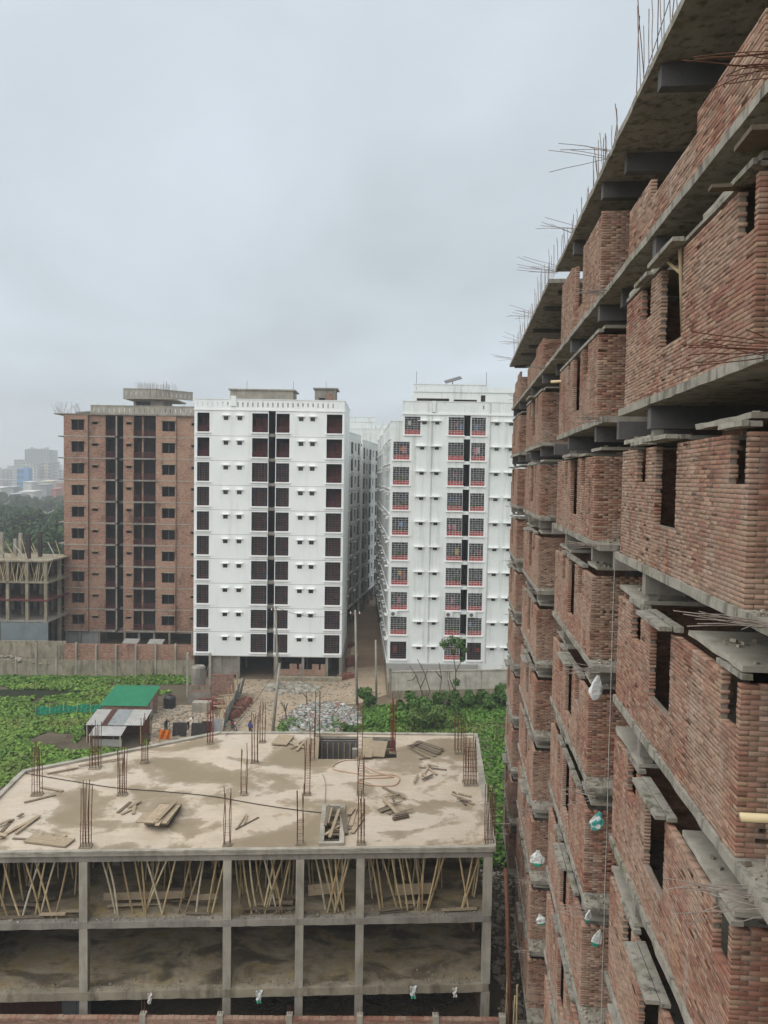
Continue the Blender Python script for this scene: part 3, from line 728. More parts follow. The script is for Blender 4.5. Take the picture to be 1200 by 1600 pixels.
# ------------------------------------------------------------------ finished white apartment blocks
def xf_copy(me_cache, key, make):
    if key not in me_cache: me_cache[key] = make()
    return me_cache[key]
MC = {}
def room_mesh(w, h, d, mt, key):
    def make():
        m = MB(); e = .0
        m.add([(0, 0, 0), (w, 0, 0), (w, d, 0), (0, d, 0), (0, 0, h), (w, 0, h), (w, d, h), (0, d, h)],
              [(0, 1, 2, 3), (7, 6, 5, 4), (3, 2, 6, 7), (1, 5, 6, 2), (0, 3, 7, 4)])
        return m.mesh('balcony', mt)
    return xf_copy(MC, ('room', key, round(w, 2), round(h, 2)), make)
def grille_mesh(w, h, mt, key, nx, nz, r=.014):
    def make():
        m = MB()
        for i in range(nx + 1):
            x = w * i / nx; m.box(max(0, x - r), min(w, x + r), -r, r, 0, h)
        for k in range(1, nz + 1):
            z = h * k / nz; m.box(0, w, -r * 1.3, r * 1.3, z - r, min(h, z + r))
        # the little squares these grilles have
        for i in range(0, nx, 2):
            for k in range(1, nz, 3):
                x = w * (i + .5) / nx; z = h * (k + .5) / nz; m.box(x - r * .8, x + r * .8, -r, r, z - h / nz * .5, z + h / nz * .5)
        return m.mesh('grille', mt)
    return xf_copy(MC, ('grille', key, round(w, 2), round(h, 2)), make)
def rail_mesh(w, h, mt, key, solid):
    def make():
        m = MB()
        if solid: m.box(.02, w - .02, .02, .07, 0.01, h)
        else:
            m.box(0, w, .0, .05, h - .05, h); m.box(0, w, .0, .05, h * .5 - .02, h * .5 + .02); m.box(0, w, .0, .05, .05, .09)
            n = int(w / .16)
            for i in range(n + 1): x = (w - .03) * i / n; m.box(x, x + .03, .01, .04, 0, h - .05)
        return m.mesh('railing', mt)
    return xf_copy(MC, ('rail', key, round(w, 2), round(h, 2)), make)
def door_mesh(w, h, mt, key):
    def make():
        m = MB(); m.box(w * .12, w * .45, 0, .04, 0, h * .82); m.box(w * .55, w * .92, 0, .04, h * .3, h * .82); return m.mesh('door_panel', mt)
    return xf_copy(MC, ('door', key, round(w, 2), round(h, 2)), make)
def plate_mesh(name, x0, x1, y0, y1, z0, z1, mt):
    k = (name, mt.name, round(x0, 3), round(x1, 3), round(y0, 3), round(y1, 3), round(z0, 3), round(z1, 3))
    return xf_copy(MC, k, lambda: MB().box(x0, x1, y0, y1, z0, z1).mesh(name, mt))

def balcony(par, x, z, w, h, style, rnd, depth=1.3, ledge=True, rz=0, base=None):
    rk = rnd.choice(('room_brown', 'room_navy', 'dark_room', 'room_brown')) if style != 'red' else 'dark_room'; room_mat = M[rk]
    P = (lambda x_, y_, z_: base @ Vector((x_, y_, z_))) if base is not None else (lambda x_, y_, z_: Vector((x_, y_, z_)))
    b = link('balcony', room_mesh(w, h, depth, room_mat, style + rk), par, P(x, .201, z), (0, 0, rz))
    link('door_panel', door_mesh(w, h, M['grille'] if style == 'red' else M['rail_maroon'], style), b, (0, depth - .06, 0))
    if style == 'open':
        link('railing', rail_mesh(w, h * .30, M['rail_maroon'], 'open', False), b, (0, -.12, 0))
    elif style == 'dark':
        link('railing', rail_mesh(w, h * .24, M['rail_maroon'], 'dark', False), b, (0, -.10, 0))
        link('grille', grille_mesh(w, h, M['grille'], 'dark', 5, 8, .016), b, (0, -.16, 0))
    else:
        link('railing', rail_mesh(w, h * .27, M['rail_red'], 'red', True), b, (0, -.14, 0))
        link('grille', grille_mesh(w, h, M['grille_pale'], 'red', 5, 8, .017), b, (0, -.18, 0))
    if ledge:
        link('ledge', plate_mesh('ledge', -.12, w + .12, -.17, .199 - .2 - .003, -.17, -.01, M['white_trim']), b, (0, -.201, 0))
    return b
def small_window(par, x, z, w, h, rz=0, base=None, mt=None):
    P = (lambda x_, y_, z_: base @ Vector((x_, y_, z_))) if base is not None else (lambda x_, y_, z_: Vector((x_, y_, z_)))
    o = link('window', plate_mesh('window', 0, w, .13, .16, 0, h, M['pane']), par, P(x, 0, z), (0, 0, rz))
    def fr():
        m = MB(); t = .035
        m.box(0, t, .07, .129, 0, h); m.box(w - t, w, .07, .129, 0, h); m.box(t, w - t, .07, .129, 0, t); m.box(t, w - t, .07, .129, h - t, h); m.box(w / 2 - .015, w / 2 + .015, .08, .128, t, h - t); return m.mesh('frame', M['grille'])
    link('frame', xf_copy(MC, ('wf', round(w, 2), round(h, 2)), fr), o)
    link('sunshade', plate_mesh('sunshade', -.18, w + .18, -.38, -.004, h + .06, h + .14, mt or M['white_trim']), o)
    return o
def parapet(par, x0, x1, z0, z1, mt, pitch=.62, y=0.0, base=None, slot=.13, th=.14, name='parapet'):
    L = x1 - x0; hs = []; k = .35
    while k < L - .3: hs.append((k, k + slot, (z1 - z0) * .22, (z1 - z0) * .72)); k += pitch
    m = wall_holes(L, z1 - z0, hs, th); m.box(-.02, L + .02, -.05, th + .05, z1 - z0 + .003, z1 - z0 + .09)
    T = Matrix.Translation((x0, y, z0)); m.xf(base @ T if base is not None else T)
    return m.build(name, mt, par)

# --- left white block
WY = 95.5
white_l = empty('apartment_block', (-23.66, WY, 0)); rnd = random.Random(5)
tag(white_l, 'bright white ten storey block with dark balcony column, left of the alley', 'apartment building')
CW = [(.36, 1.88), (7.17, 9.14), (10.16, 11.8), (16.4, 18.33)]; SW = [3.63, 5.34, 12.94, 14.37]
Z0, PZ, BHT = 30.9, 3.06, 2.34
holes = [(9.2, 10.08, 2.9, 33.7)]
for r in range(10):
    z = Z0 - PZ * r
    holes += [(a, b, z, z + BHT) for a, b in CW] + [(x, x + .58, z + 1.45, z + 1.93) for x in SW]
wall_holes(18.6, 33.75, holes, .2, 2.9).build('wall', M['white'], white_l)
for r in range(10):
    z = Z0 - PZ * r
    for i, (a, b) in enumerate(CW):
        st = 'open' if (r < 2 or (r < 4 and i == 3)) else 'dark'
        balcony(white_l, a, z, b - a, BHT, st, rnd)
    for x in SW: small_window(white_l, x, z + 1.45, .58, .48)
    link('floor_groove', plate_mesh('floor_groove', 0, 18.6, -.012, -.002, -.02, .02, M['concrete_pale']), white_l, (0, 0, z - .50))
    link('shaft_slab', plate_mesh('shaft_slab', 9.22, 10.06, .1, 1.6, -.2, .1, M['concrete']), white_l, (0, 0, z - .25))
m = MB(); m.add([(9.2, .2, 2.9), (10.08, .2, 2.9), (10.08, 4.5, 2.9), (9.2, 4.5, 2.9), (9.2, .2, 33.7), (10.08, .2, 33.7), (10.08, 4.5, 33.7), (9.2, 4.5, 33.7)], [(3, 2, 6, 7), (1, 5, 6, 2), (0, 3, 7, 4)])
m.build('light_shaft', M['slot_blue'], white_l)
parapet(white_l, 0, 18.6, 33.76, 34.9, M['white'])
MB().box(-.06, 18.66, -.1, -.003, 33.55, 33.70).build('cornice', M['white_trim'], white_l)
MB().box(0, 18.6, 4.6, 13.5, 2.9, 33.7).build('rear_mass', M['white'], white_l)
MB().box(.003, .2, .21, 4.59, 2.9, 33.7).build('side_wall', M['white'], white_l); MB().box(18.4, 18.597, .21, 4.59, 2.9, 33.7).build('side_wall', M['white'], white_l)
MB().box(0.01, 18.59, .21, 13.4, 33.71, 33.755).build('roof', M['concrete'], white_l)
parapet(white_l, 0, 13.3, 33.76, 34.9, M['white'], base=Matrix.Translation((18.6, .15, 0)) @ Matrix.Rotation(math.pi / 2, 4, 'Z'))
# roof rooms
m = MB(); m.box(3.4, 11.6, 5.0, 9.0, 33.76, 36.6); m.box(3.2, 11.9, 4.8, 9.3, 36.61, 36.78); m.box(2.3, 14.4, 3.8, 9.6, 35.0, 35.2); m.build('roof_tank', M['concrete_pale'], white_l)
m = wall_holes(2.7, 3.0, [(.55, 1.35, .1, 1.9)], .15); m.xf(Matrix.Translation((14.5, 4.0, 33.76))); m.box(14.5, 14.65, 4.16, 7, 33.76, 36.76); m.box(17.05, 17.2, 4.16, 7, 33.76, 36.76); m.box(14.5, 17.2, 7.0, 7.1, 33.76, 36.7); m.box(14.3, 17.5, 3.8, 7.3, 36.77, 36.95)
m.build('stair_head', M['concrete'], white_l); MB().box(15.9, 16.9, 3.94, 3.99, 33.8, 36.3).build('stair_infill', M['brick_red'], white_l)
MB().box(4.5, 5.15, -.12, -.004, 34.1, 35.35).build('parapet_pier', M['white'], white_l)
for x in (5.4, 11.5, 15.8): MB().box(x - .02, x + .02, 6, 6.04, 36.6, 38.0).build('aerial', M['grille'], white_l)
# open ground storey
for x in (1.9, 5.5, 10.1, 13.6, 16.6, 18.3): MB().box(x, x + .32, .1, .42, 0, 2.89).build('column', M['concrete'], white_l)
for x in (1.9, 5.5, 10.1, 13.6, 16.6, 18.3): MB().box(x, x + .32, 5.5, 5.82, 0, 2.89).build('column', M['concrete'], white_l)
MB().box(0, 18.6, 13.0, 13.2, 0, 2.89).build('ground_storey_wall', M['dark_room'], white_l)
MB().box(0, .15, .3, 13.0, 0, 2.89).build('ground_storey_wall', M['concrete'], white_l); MB().box(18.62, 18.75, .5, 13.0, 0, 2.89).build('ground_storey_wall', M['concrete'], white_l)
MB().box(0.01, 18.59, .21, 13, 2.90, 2.94).build('ground_storey_ceiling', M['shaded_concrete'], white_l)
m = wall_holes(3.28, 2.4, [], .12); m.xf(Matrix.Translation((2.22, .45, .4))); m.build('infill_wall', M['concrete'], white_l)
# toothed brick infill between the right columns
m = MB(); m.box(10.44, 16.58, .15, .28, 0.5, 1.25)
for x0_, x1_ in ((12.1, 13.0), (14.9, 15.75), (16.0, 16.58), (13.28, 13.58)): m.box(x0_, x1_, .15, .28, 1.253, 1.95)
m.build('infill_wall', M['brick_red'], white_l)
MB().box(10.3, 18.7, -.9, .08, 0, .48).build('plinth', M['concrete_dirty'], white_l)

# --- right white block
white_r = empty('apartment_block', (.72, WY, 0))
tag(white_r, 'white lived-in block with red balcony panels and grilles, right of the alley', 'apartment building')
k = .02586
c = [(.31, 2.33), (7.11, 9.0), (9.96, 11.72), (17.4, 19.2)]; sw = [3.62, 5.45, 12.85, 14.6]
Z0r, PZr, BHr = 30.95, 3.125, 2.2
holes = [(9.02, 9.84, 2.5, 33.6)]; holes_lo = []
for r in range(10):
    z = Z0r - PZr * r
    cc = list(c)
    if r == 0: cc[0] = (1.68, 3.62)
    holes += [(a, b, z, z + BHr) for a, b in cc] + [(x, x + .52, z + 1.25, z + 1.6) for i, x in enumerate(sw) if not (r == 0 and i == 0)]
    if r == 0: holes.append((3.85, 4.4, z + 1.25, z + 1.6)); holes.append((-1, 1.4, 31.6, 40))
wall_holes(24.0, 33.6, holes, .2, 2.5).build('wall', M['white_old'], white_r)
rr = random.Random(77)
LAUNDRY = ['cloth_pink', 'cloth_blue', 'cloth_red', 'cloth_white', 'cloth_sky', 'cloth_yellow', 'cloth_orange']
for r in range(10):
    z = Z0r - PZr * r
    cc = list(c)
    if r == 0: cc[0] = (1.68, 3.62)
    for i, (a, b) in enumerate(cc):
        st = 'dark' if (r == 9 and i in (0, 2)) else 'red'
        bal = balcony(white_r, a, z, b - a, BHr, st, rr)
        for q in range(rr.choice((0, 0, 1, 1, 2))):
            w_ = rr.uniform(.25, .5); x_ = rr.uniform(.1, (b - a) - w_ - .1); zt = rr.uniform(1.3, 1.75); hh = rr.uniform(.45, .85)
            m = MB(); nn = 5; vs = []
            for t in range(nn + 1):
                for s_ in (0, 1): vs.append((x_ + w_ * t / nn, .12 + .03 * math.sin(t * 2.1), zt - hh * s_ + .03 * math.sin(t * 1.3)))
            m.add(vs, [(2 * t, 2 * t + 1, 2 * t + 3, 2 * t + 2) for t in range(nn)]); m.build('laundry', M[rr.choice(LAUNDRY)], bal)
        if st == 'red' and rr.random() < .3:
            pl = crown_mesh('potted_plant', M['bush_light'], [((rr.uniform(.3, 1.4), -.05, .75), .28), ((rr.uniform(.3, 1.4), -.05, .7), .22)], 60, .14, r * 9 + i); link('potted_plant', pl, bal)
    for i, x in enumerate(sw):
        if r == 0 and i == 0: x = 3.85
        o = small_window(white_r, x, z + 1.25, .52, .35)
        link('sunshade', plate_mesh('sunshade', -.55, .75, -.40, -.004, .41, .50, M['white_trim']), o)
    link('shaft_slab', plate_mesh('shaft_slab', 9.04, 9.82, .1, 1.6, -.3, .1, M['white_old']), white_r, (0, 0, z - .2))
m = MB(); m.add([(9.02, .2, 2.5), (9.84, .2, 2.5), (9.84, 4.5, 2.5), (9.02, 4.5, 2.5), (9.02, .2, 33.6), (9.84, .2, 33.6), (9.84, 4.5, 33.6), (9.02, 4.5, 33.6)], [(3, 2, 6, 7), (1, 5, 6, 2), (0, 3, 7, 4)])
m.build('light_shaft', M['grille'], white_r)
parapet(white_r, 1.4, 24, 33.61, 35.0, M['white_old'], .8)
parapet(white_r, 0, 1.39, 31.62, 32.5, M['white_old'], .8)
MB().box(1.4, 24, -.14, -.004, 33.40, 33.58).build('cornice', M['white_trim'], white_r)
for x in (5.0, 12.2, 15.9): MB().box(x, x + .09, -.11, -.02, 2.5, 34.9).build('drain_pipe', M['grille_pale'], white_r)
MB().box(5.05, 5.5, -.16, -.004, 33.7, 35.1).build('parapet_pier', M['white_old'], white_r)
MB().box(1.4, 24, .21, 26, 33.55, 33.6).build('roof', M['concrete'], white_r); MB().box(0.01, 1.39, .21, 26, 31.55, 31.6).build('roof', M['concrete'], white_r)
MB().box(1.4, 1.6, .21, 26, 31.61, 33.54).build('side_wall', M['white_old'], white_r)
MB().box(10, 23.9, 4.6, 26, 2.5, 33.5).build('rear_mass', M['white_old'], white_r)
# roof rooms and tank
m = wall_holes(13.6, 3.1, [(8.7, 9.3, 1.0, 2.8), (.4, 4.6, 1.5, 2.3), (5.2, 8.2, 1.5, 2.2)], .2); m.xf(Matrix.Translation((2.9, 4.6, 33.6))); m.build('roof_room', M['white_old'], white_r)
MB().box(2.9, 3.1, 4.81, 16, 33.6, 36.7).build('roof_room_side', M['white_old'], white_r)
MB().box(3.2, 16.4, 6.2, 6.3, 33.6, 36.6).build('roof_room_back', M['room_brown'], white_r)
parapet(white_r, 2.8, 12.4, 36.71, 37.65, M['white_old'], .75, y=4.5)
MB().box(12.41, 19.0, 4.5, 5.0, 36.71, 37.3).build('roof_edge', M['white_old'], white_r)
m = MB(); m.obox((8.0, 5.2, 38.4), 2.2, 1.4, .07, Matrix.Rotation(-.3, 3, 'Y') @ Matrix.Rotation(.35, 3, 'X')); m.box(7.9, 8.0, 5.2, 5.3, 37.3, 38.3); m.build('solar_panel', M['grille'], white_r)
for x in (3.2, 12.3): MB().box(x, x + .05, 5, 5.05, 36.7, 39.4).build('aerial', M['grille'], white_r)
# base: tiled strip, ground storey
m = MB(); m.box(.0, 11.3, -.5, -.05, 1.30, 2.35); m.build('base_strip', M['tin_pale'], white_r)
for q in range(38): MB().box(.05 + q * .295, .09 + q * .295, -.53, -.503, 1.32, 2.33).build('base_slat', M['grille_pale'], white_r)
MB().box(0, 24, .0, .2, 0, 2.49).build('ground_storey_wall', M['white_old'], white_r)
# air conditioners
def ac_unit(x, z, label):
    o = empty('air_conditioner', (.72 + x, WY - .22, z)); tag(o, label, 'air conditioner')
    MB().box(-.45, .45, -.16, .16, 0, .6).build('casing', M['ac'], o)
    m = MB(); n = 18; cx_, cz_ = -.12, .3
    m.add([(cx_ + .23 * math.cos(2 * math.pi * i / n), -.168, cz_ + .23 * math.sin(2 * math.pi * i / n)) for i in range(n)], [tuple(range(n))]); m.build('fan_hole', M['dark_room'], o)
    m = MB()
    for i in range(5): m.box(cx_ - .23 + .1 * i, cx_ - .215 + .1 * i, -.178, -.170, cz_ - .2, cz_ + .2)
    m.build('fan_guard', M['grille_pale'], o)
    for s_ in (-.3, .3): MB().box(s_ - .02, s_ + .02, -.16, .2, -.05, -.004).build('bracket', M['grille'], o)
zac = Z0r - PZr * 8 + BHr + .12
ac_unit(.72, zac, 'air conditioner under the leftmost grilled balcony of the right white block'); ac_unit(7.6, zac, 'air conditioner left of the dark shaft on the right white block'); ac_unit(10.5, zac, 'air conditioner right of the dark shaft on the right white block')
# person standing at a grilled balcony is left to the people section

# --- receding side facades along the alley
def side_block(p0, p1, z_top, floors, label, mt, win, faces_right, depth, seed, name='apartment_block', z_base=3.0, roofbits=True):
    """block whose alley side runs from p0 (near) to p1 (far)"""
    p0, p1 = Vector(p0), Vector(p1); d = p1 - p0; L = d.length; ang = math.atan2(d.y, d.x); rr = random.Random(seed)
    o = empty(name, (p0.x, p0.y, 0), ang if faces_right else ang + math.pi); tag(o, label, 'apartment building')
    # local: facade along x, front looks -y
    if not faces_right: o.location = (p1.x, p1.y, 0)
    ph = (z_top - 1.1 - z_base) / floors; hs = []; items = []
    for r in range(floors):
        z = z_base + ph * r
        for (x, w, kind) in win:
            if x + w > L - .2: continue
            xx = x if faces_right else L - x - w
            if kind == 'b': hs.append((xx, xx + w, z + .45, z + .45 + 2.1)); items.append((xx, z + .45, w, 2.1, 'b'))
            elif kind == 'w': hs.append((xx, xx + w, z + 1.1, z + 2.4)); items.append((xx, z + 1.1, w, 1.3, 'w'))
            else: hs.append((xx, xx + w, z + 1.9, z + 2.3)); items.append((xx, z + 1.9, w, .4, 'w'))
    wall_holes(L, z_top - 1.1, hs, .2, z_base).build('wall', mt, o)
    for (x, z, w, h, kd) in items:
        if kd == 'b': balcony(o, x, z, w, h, 'dark', rr, 1.0)
        else: small_window(o, x, z, w, h)
    parapet(o, 0, L, z_top - 1.09, z_top, mt, 1.2)
    MB().box(0, L, .21, depth, z_top - 1.2, z_top - 1.12).build('roof', M['concrete'], o)
    MB().box(0.002, .2, .21, depth, 0, z_top - 1.21).build('end_wall', mt, o); MB().box(L - .2, L - .002, .21, depth, 0, z_top - 1.21).build('end_wall', mt, o)
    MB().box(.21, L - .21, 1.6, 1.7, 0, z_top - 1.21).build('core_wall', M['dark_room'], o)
    x = .3
    while x < L: MB().box(x, x + .35, .05, .4, 0, z_base - .01).build('column', M['concrete'], o); x += 5.2
    for r in range(floors): link('floor_band', plate_mesh('floor_band', 0, L, -.06, -.004, -.08, .08, M['white_trim']), o, (0, 0, z_base + ph * r + .1))
    return o, L
side_block((-8.05, 113.5), (-4.4, 141), 33.0, 10, 'white block behind the left one, side wall receding along the alley', M['white_old'], [(1.2, 1.1, 'w'), (4.2, .6, 's'), (6.5, 1.1, 'w'), (9, 2.0, 'b'), (12.6, 1.1, 'w'), (15.2, .6, 's'), (17.5, 2.2, 'b'), (21.5, 1.1, 'w'), (24.5, 2.0, 'b'), (27, .7, 's')], True, 18, 3)
side_block((-4.15, 142.5), (-1.0, 166), 32.4, 10, 'white block farthest down the left side of the alley', M['white_old'], [(1.2, 2.0, 'b'), (5.0, 1.1, 'w'), (8.5, 2.4, 'b'), (13, 1.1, 'w'), (17, 2.4, 'b'), (22, 1.1, 'w'), (26, 2.2, 'b'), (31, 1.1, 'w'), (35, 2.4, 'b'), (39, 1.1, 'w')], True, 22, 4)
# the alley side of the right block and two more behind it
L = 25.8; hs = []; its = []
for r in range(10):
    z = Z0r - PZr * r
    if r == 0: continue
    for x, w, kd in ((1.3, 1.0, 'w'), (4.2, .6, 's'), (7.2, 1.3, 'w'), (10.5, 1.0, 'w'), (14.5, .6, 's'), (17.5, 1.3, 'w'), (21.5, 1.0, 'w')):
        zz2 = z + (.85 if kd == 'w' else 1.3); h_ = 1.2 if kd == 'w' else .4; xx = L - x - w
        hs.append((xx, xx + w, zz2, zz2 + h_)); its.append((xx, zz2, w, h_))
SB = Matrix.Translation((-1.0, L - .02, 0)) @ Matrix.Rotation(-math.pi / 2 + .0387, 4, 'Z')
m = wall_holes(L, 31.6, hs, .2, 2.5); m.xf(SB); m.build('alley_wall', M['white_old'], white_r)
for (x, z, w, h_) in its: small_window(white_r, x, z, w, h_, -math.pi / 2 + .0387, SB)
for r in range(1, 11):
    m = MB().box(0, L, -.14, -.004, -.06, .06); m.xf(SB @ Matrix.Translation((0, 0, Z0r - PZr * r + 2.6))); m.build('floor_band', M['white_trim'], white_r)
m = MB().box(0, L, 0.02, .19, 0, 2.49); m.xf(SB); m.build('ground_storey_wall', M['white_old'], white_r)
parapet(white_r, 0, L, 31.62, 32.5, M['white_old'], .8, base=SB)
MB().box(.21, 1.39, 8, 8.1, 2.5, 31.5).build('core_wall', M['dark_room'], white_r)
side_block((-.35, 122.5), (-1.45, 152), 34.0, 10, 'white block behind the right one, only its alley wall showing', M['white_old'], [(1.2, 1.1, 'w'), (4.2, .6, 's'), (7, 1.3, 'w'), (10.5, 2.0, 'b'), (14.5, 1.1, 'w'), (18, .7, 's'), (21, 1.3, 'w'), (25, 1.1, 'w')], False, 18, 8)
# block closing the view at the far end of the alley
far_w = empty('apartment_block', (-14.5, 190, 0)); tag(far_w, 'pale block rising above the roofs at the far end of the alley', 'apartment building')
hs = [(x, x + 1.6, z, z + 1.9) for z in [3 + 3.2 * r for r in range(10)] for x in (1.5, 5, 8.5, 12, 15.5)]
wall_holes(18.5, 36, hs, .2, 0).build('wall', M['white_old'], far_w)
for h in hs:
    if h[2] > 20: balcony(far_w, h[0], h[2], 1.6, 1.9, 'dark', rr)
MB().box(.2, 18.3, 1.9, 9, 0, 35.9).build('rear_mass', M['white_old'], far_w)
parapet(far_w, 0, 18.5, 36.01, 37.4, M['white_old'], 1.1)
m = MB(); m.box(4.5, 12, 3, 8, 36, 39.3); m.build('roof_room', M['white_old'], far_w); parapet(far_w, 4.3, 12.2, 39.31, 40.4, M['white_old'], 1.0, y=2.9)
m = MB(); m.box(12.6, 15.6, 3.2, 7, 36, 38.6); m.build('stair_head', M['white_old'], far_w)

# ------------------------------------------------------------------ brick block on the left, still unplastered
BY = 113.0; kz = .02825
brick_l = empty('brick_block', (-47.15, BY, -2.35)); tag(brick_l, 'unplastered brown brick ten storey block with dark balconies beside the white block', 'apartment building')
def zx(v): return (v - 335) * kz
ROWS = [36.4 - 3.19 * (r + 1) for r in range(10)]
segs = [(335, 460, 0.0), (460, 548, .35), (642, 696, .2), (813, 918, .0), (918, 1012, .3)]
wins = {0: (375, 440, .95, 2.45), 1: (478, 508, 1.85, 2.2), 2: (658, 684, 1.85, 2.2), 3: (846, 913, .95, 2.4), 4: (996, 1011, 1.85, 2.2)}
for si, (a, b, y) in enumerate(segs):
    hs = []
    for z in ROWS:
        w = wins[si]; hs.append((zx(w[0]) - zx(a), zx(w[1]) - zx(a), z + w[2], z + w[3]))
    m = wall_holes(zx(b) - zx(a), 36.4, hs, .25, 4.4); m.xf(Matrix.Translation((zx(a), y, 0))); m.build('wall', M['brick_far'], brick_l)
    for q, h in enumerate(hs):
        w_, h_ = h[1] - h[0], h[3] - h[2]
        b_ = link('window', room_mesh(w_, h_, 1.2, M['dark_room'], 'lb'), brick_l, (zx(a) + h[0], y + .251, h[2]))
        link('sunshade', plate_mesh('sunshade', -.15, w_ + .15, -.62, -.256, h_ + .02, h_ + .10, M['concrete_dirty']), b_)
        if w_ > 1: link('frame', plate_mesh('frame', w_ * .48, w_ * .52, -.1, -.06, 0, h_, M['grille']), b_)
for r, z in enumerate(ROWS):
    [MB().box(zx(p_), zx(q_), y_ - .05, y_ - .004, z - .02, z + .12).build('floor_band', M['concrete_pale'], brick_l) for p_, q_, y_ in segs]
    for a, b in ((550, 604), (697, 812)):
        x0_, x1_ = zx(a), zx(b)
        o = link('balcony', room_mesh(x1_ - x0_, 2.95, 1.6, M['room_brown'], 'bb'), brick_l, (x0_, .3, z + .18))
        link('railing', rail_mesh(x1_ - x0_, .85, M['rail_maroon'], 'bb', False), o, (0, -.35, .02))
        link('door_panel', door_mesh(x1_ - x0_, 2.6, M['dark_room'], 'bb'), o, (0, 1.5, 0))
        MB().box(x0_ - .05, x1_ + .05, -.35, .28, z - .06, z + .16).build('balcony_slab', M['concrete'], brick_l)
        if a > 600: MB().box(x0_ + 1.1, x0_ + 1.35, .45, .7, z + .17, z + 3.1).build('pier', M['brick_far'], brick_l)
        else: MB().box(x1_ + .02, x1_ + .2, .0, .25, z + .165, z + 3.12).build('column', M['concrete_pale'], brick_l)
    MB().box(zx(606) + .12, zx(641), 1.2, 2.4, z - .2, z + .14).build('shaft_slab', M['concrete'], brick_l)
    # slab noses sticking out on the far left side
    MB().box(-1.35, -.05, 1.2, 4.5, z - .02, z + .13).build('side_slab', M['concrete'], brick_l)
m = MB(); x0_, x1_ = zx(606), zx(641)
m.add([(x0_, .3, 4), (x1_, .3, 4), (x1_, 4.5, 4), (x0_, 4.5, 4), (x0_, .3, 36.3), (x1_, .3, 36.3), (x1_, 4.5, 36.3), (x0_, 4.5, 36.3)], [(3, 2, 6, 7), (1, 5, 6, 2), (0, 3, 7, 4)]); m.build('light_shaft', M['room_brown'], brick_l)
MB().box(0.0, zx(1012), 4.6, 15, 4.4, 36.4).build('rear_mass', M['brick_far'], brick_l)
MB().box(0.003, .22, .26, 4.59, 4.4, 36.4).build('side_wall', M['brick_far'], brick_l)
MB().box(-1.4, zx(1012), -.1, 15, 36.41, 36.58).build('roof', M['concrete'], brick_l)
parapet(brick_l, zx(475), zx(1012), 36.6, 37.75, M['concrete_pale'], .75)
MB().obox((zx(425), 2.5, 36.85), 2.4, 3, .2, Matrix.Rotation(-.08, 3, 'Y')).build('parapet', M['concrete'], brick_l)
rnd = random.Random(3)
m = MB()
for q in range(46):
    x = rnd.uniform(-1.5, 1.5) if q < 22 else rnd.uniform(1.5, 18); m.tube([(x, rnd.uniform(0, 3), 36.6), (x + rnd.uniform(-.25, .2), rnd.uniform(0, 3), 36.6 + (rnd.uniform(.9, 2.0) if q < 22 else rnd.uniform(1.2, 1.6)))], .02, 3)
for q in range(6): m.tube([(-1.3, 1 + q * .4, 36.6), (-2.0 - rnd.random() * .3, 1 + q * .4, 37.2 + rnd.random() * .8)], .02, 3)
m.build('rebar', M['rust_pale'], brick_l)
# rooftop tank with slotted parapets
m = MB(); m.box(zx(640), zx(800), 5, 10, 36.6, 39.2); m.build('tank_room', M['concrete'], brick_l); MB().box(zx(655), zx(730), 4.95, 4.99, 38.3, 38.9).build('tank_room_window', M['dark_room'], brick_l)
MB().box(zx(595), zx(860), 4, 12, 39.21, 39.45).build('tank_slab', M['concrete_pale'], brick_l)
parapet(brick_l, zx(595), zx(770), 39.46, 40.7, M['concrete_pale'], .75, y=4.05)
parapet(brick_l, 0, 6.2, 39.46, 40.7, M['concrete_pale'], .75, base=Matrix.Translation((zx(770) + .02, 4.05, 0)) @ Matrix.Rotation(.75, 4, 'Z'))
m = MB()
for q in range(80):
    x = rnd.uniform(zx(645), zx(850)); y = rnd.uniform(4.5, 9); m.tube([(x, y, 39.4), (x + rnd.gauss(0, .06), y, 41.8 + rnd.uniform(-.3, .4))], .018, 3)
for q in range(4): m.tube([(zx(645), 5, 40.9 + q * .25), (zx(850), 8, 40.9 + q * .22)], .015, 3)
m.build('rebar', M['rust_pale'], brick_l)
# ground storey
for v in (340, 410, 510, 645, 720, 800, 880, 1000): MB().box(zx(v), zx(v) + .3, .1, .4, 0, 4.39).build('column', M['concrete'], brick_l)
MB().box(zx(350), zx(505), .45, .6, 0, 4.2).build('ground_storey_wall', M['tin'], brick_l)
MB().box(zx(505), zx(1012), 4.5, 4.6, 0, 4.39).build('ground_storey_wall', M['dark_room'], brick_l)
MB().box(0, zx(1012), .3, 15, 4.25, 4.39).build('ground_storey_ceiling', M['concrete'], brick_l)
for v in (660, 790): MB().obox((zx(v + 40), -1.2, 3.3), 2.2, 1.6, .05, Matrix.Rotation(.25, 3, 'X')).build('awning', M['tin_pale'], brick_l)

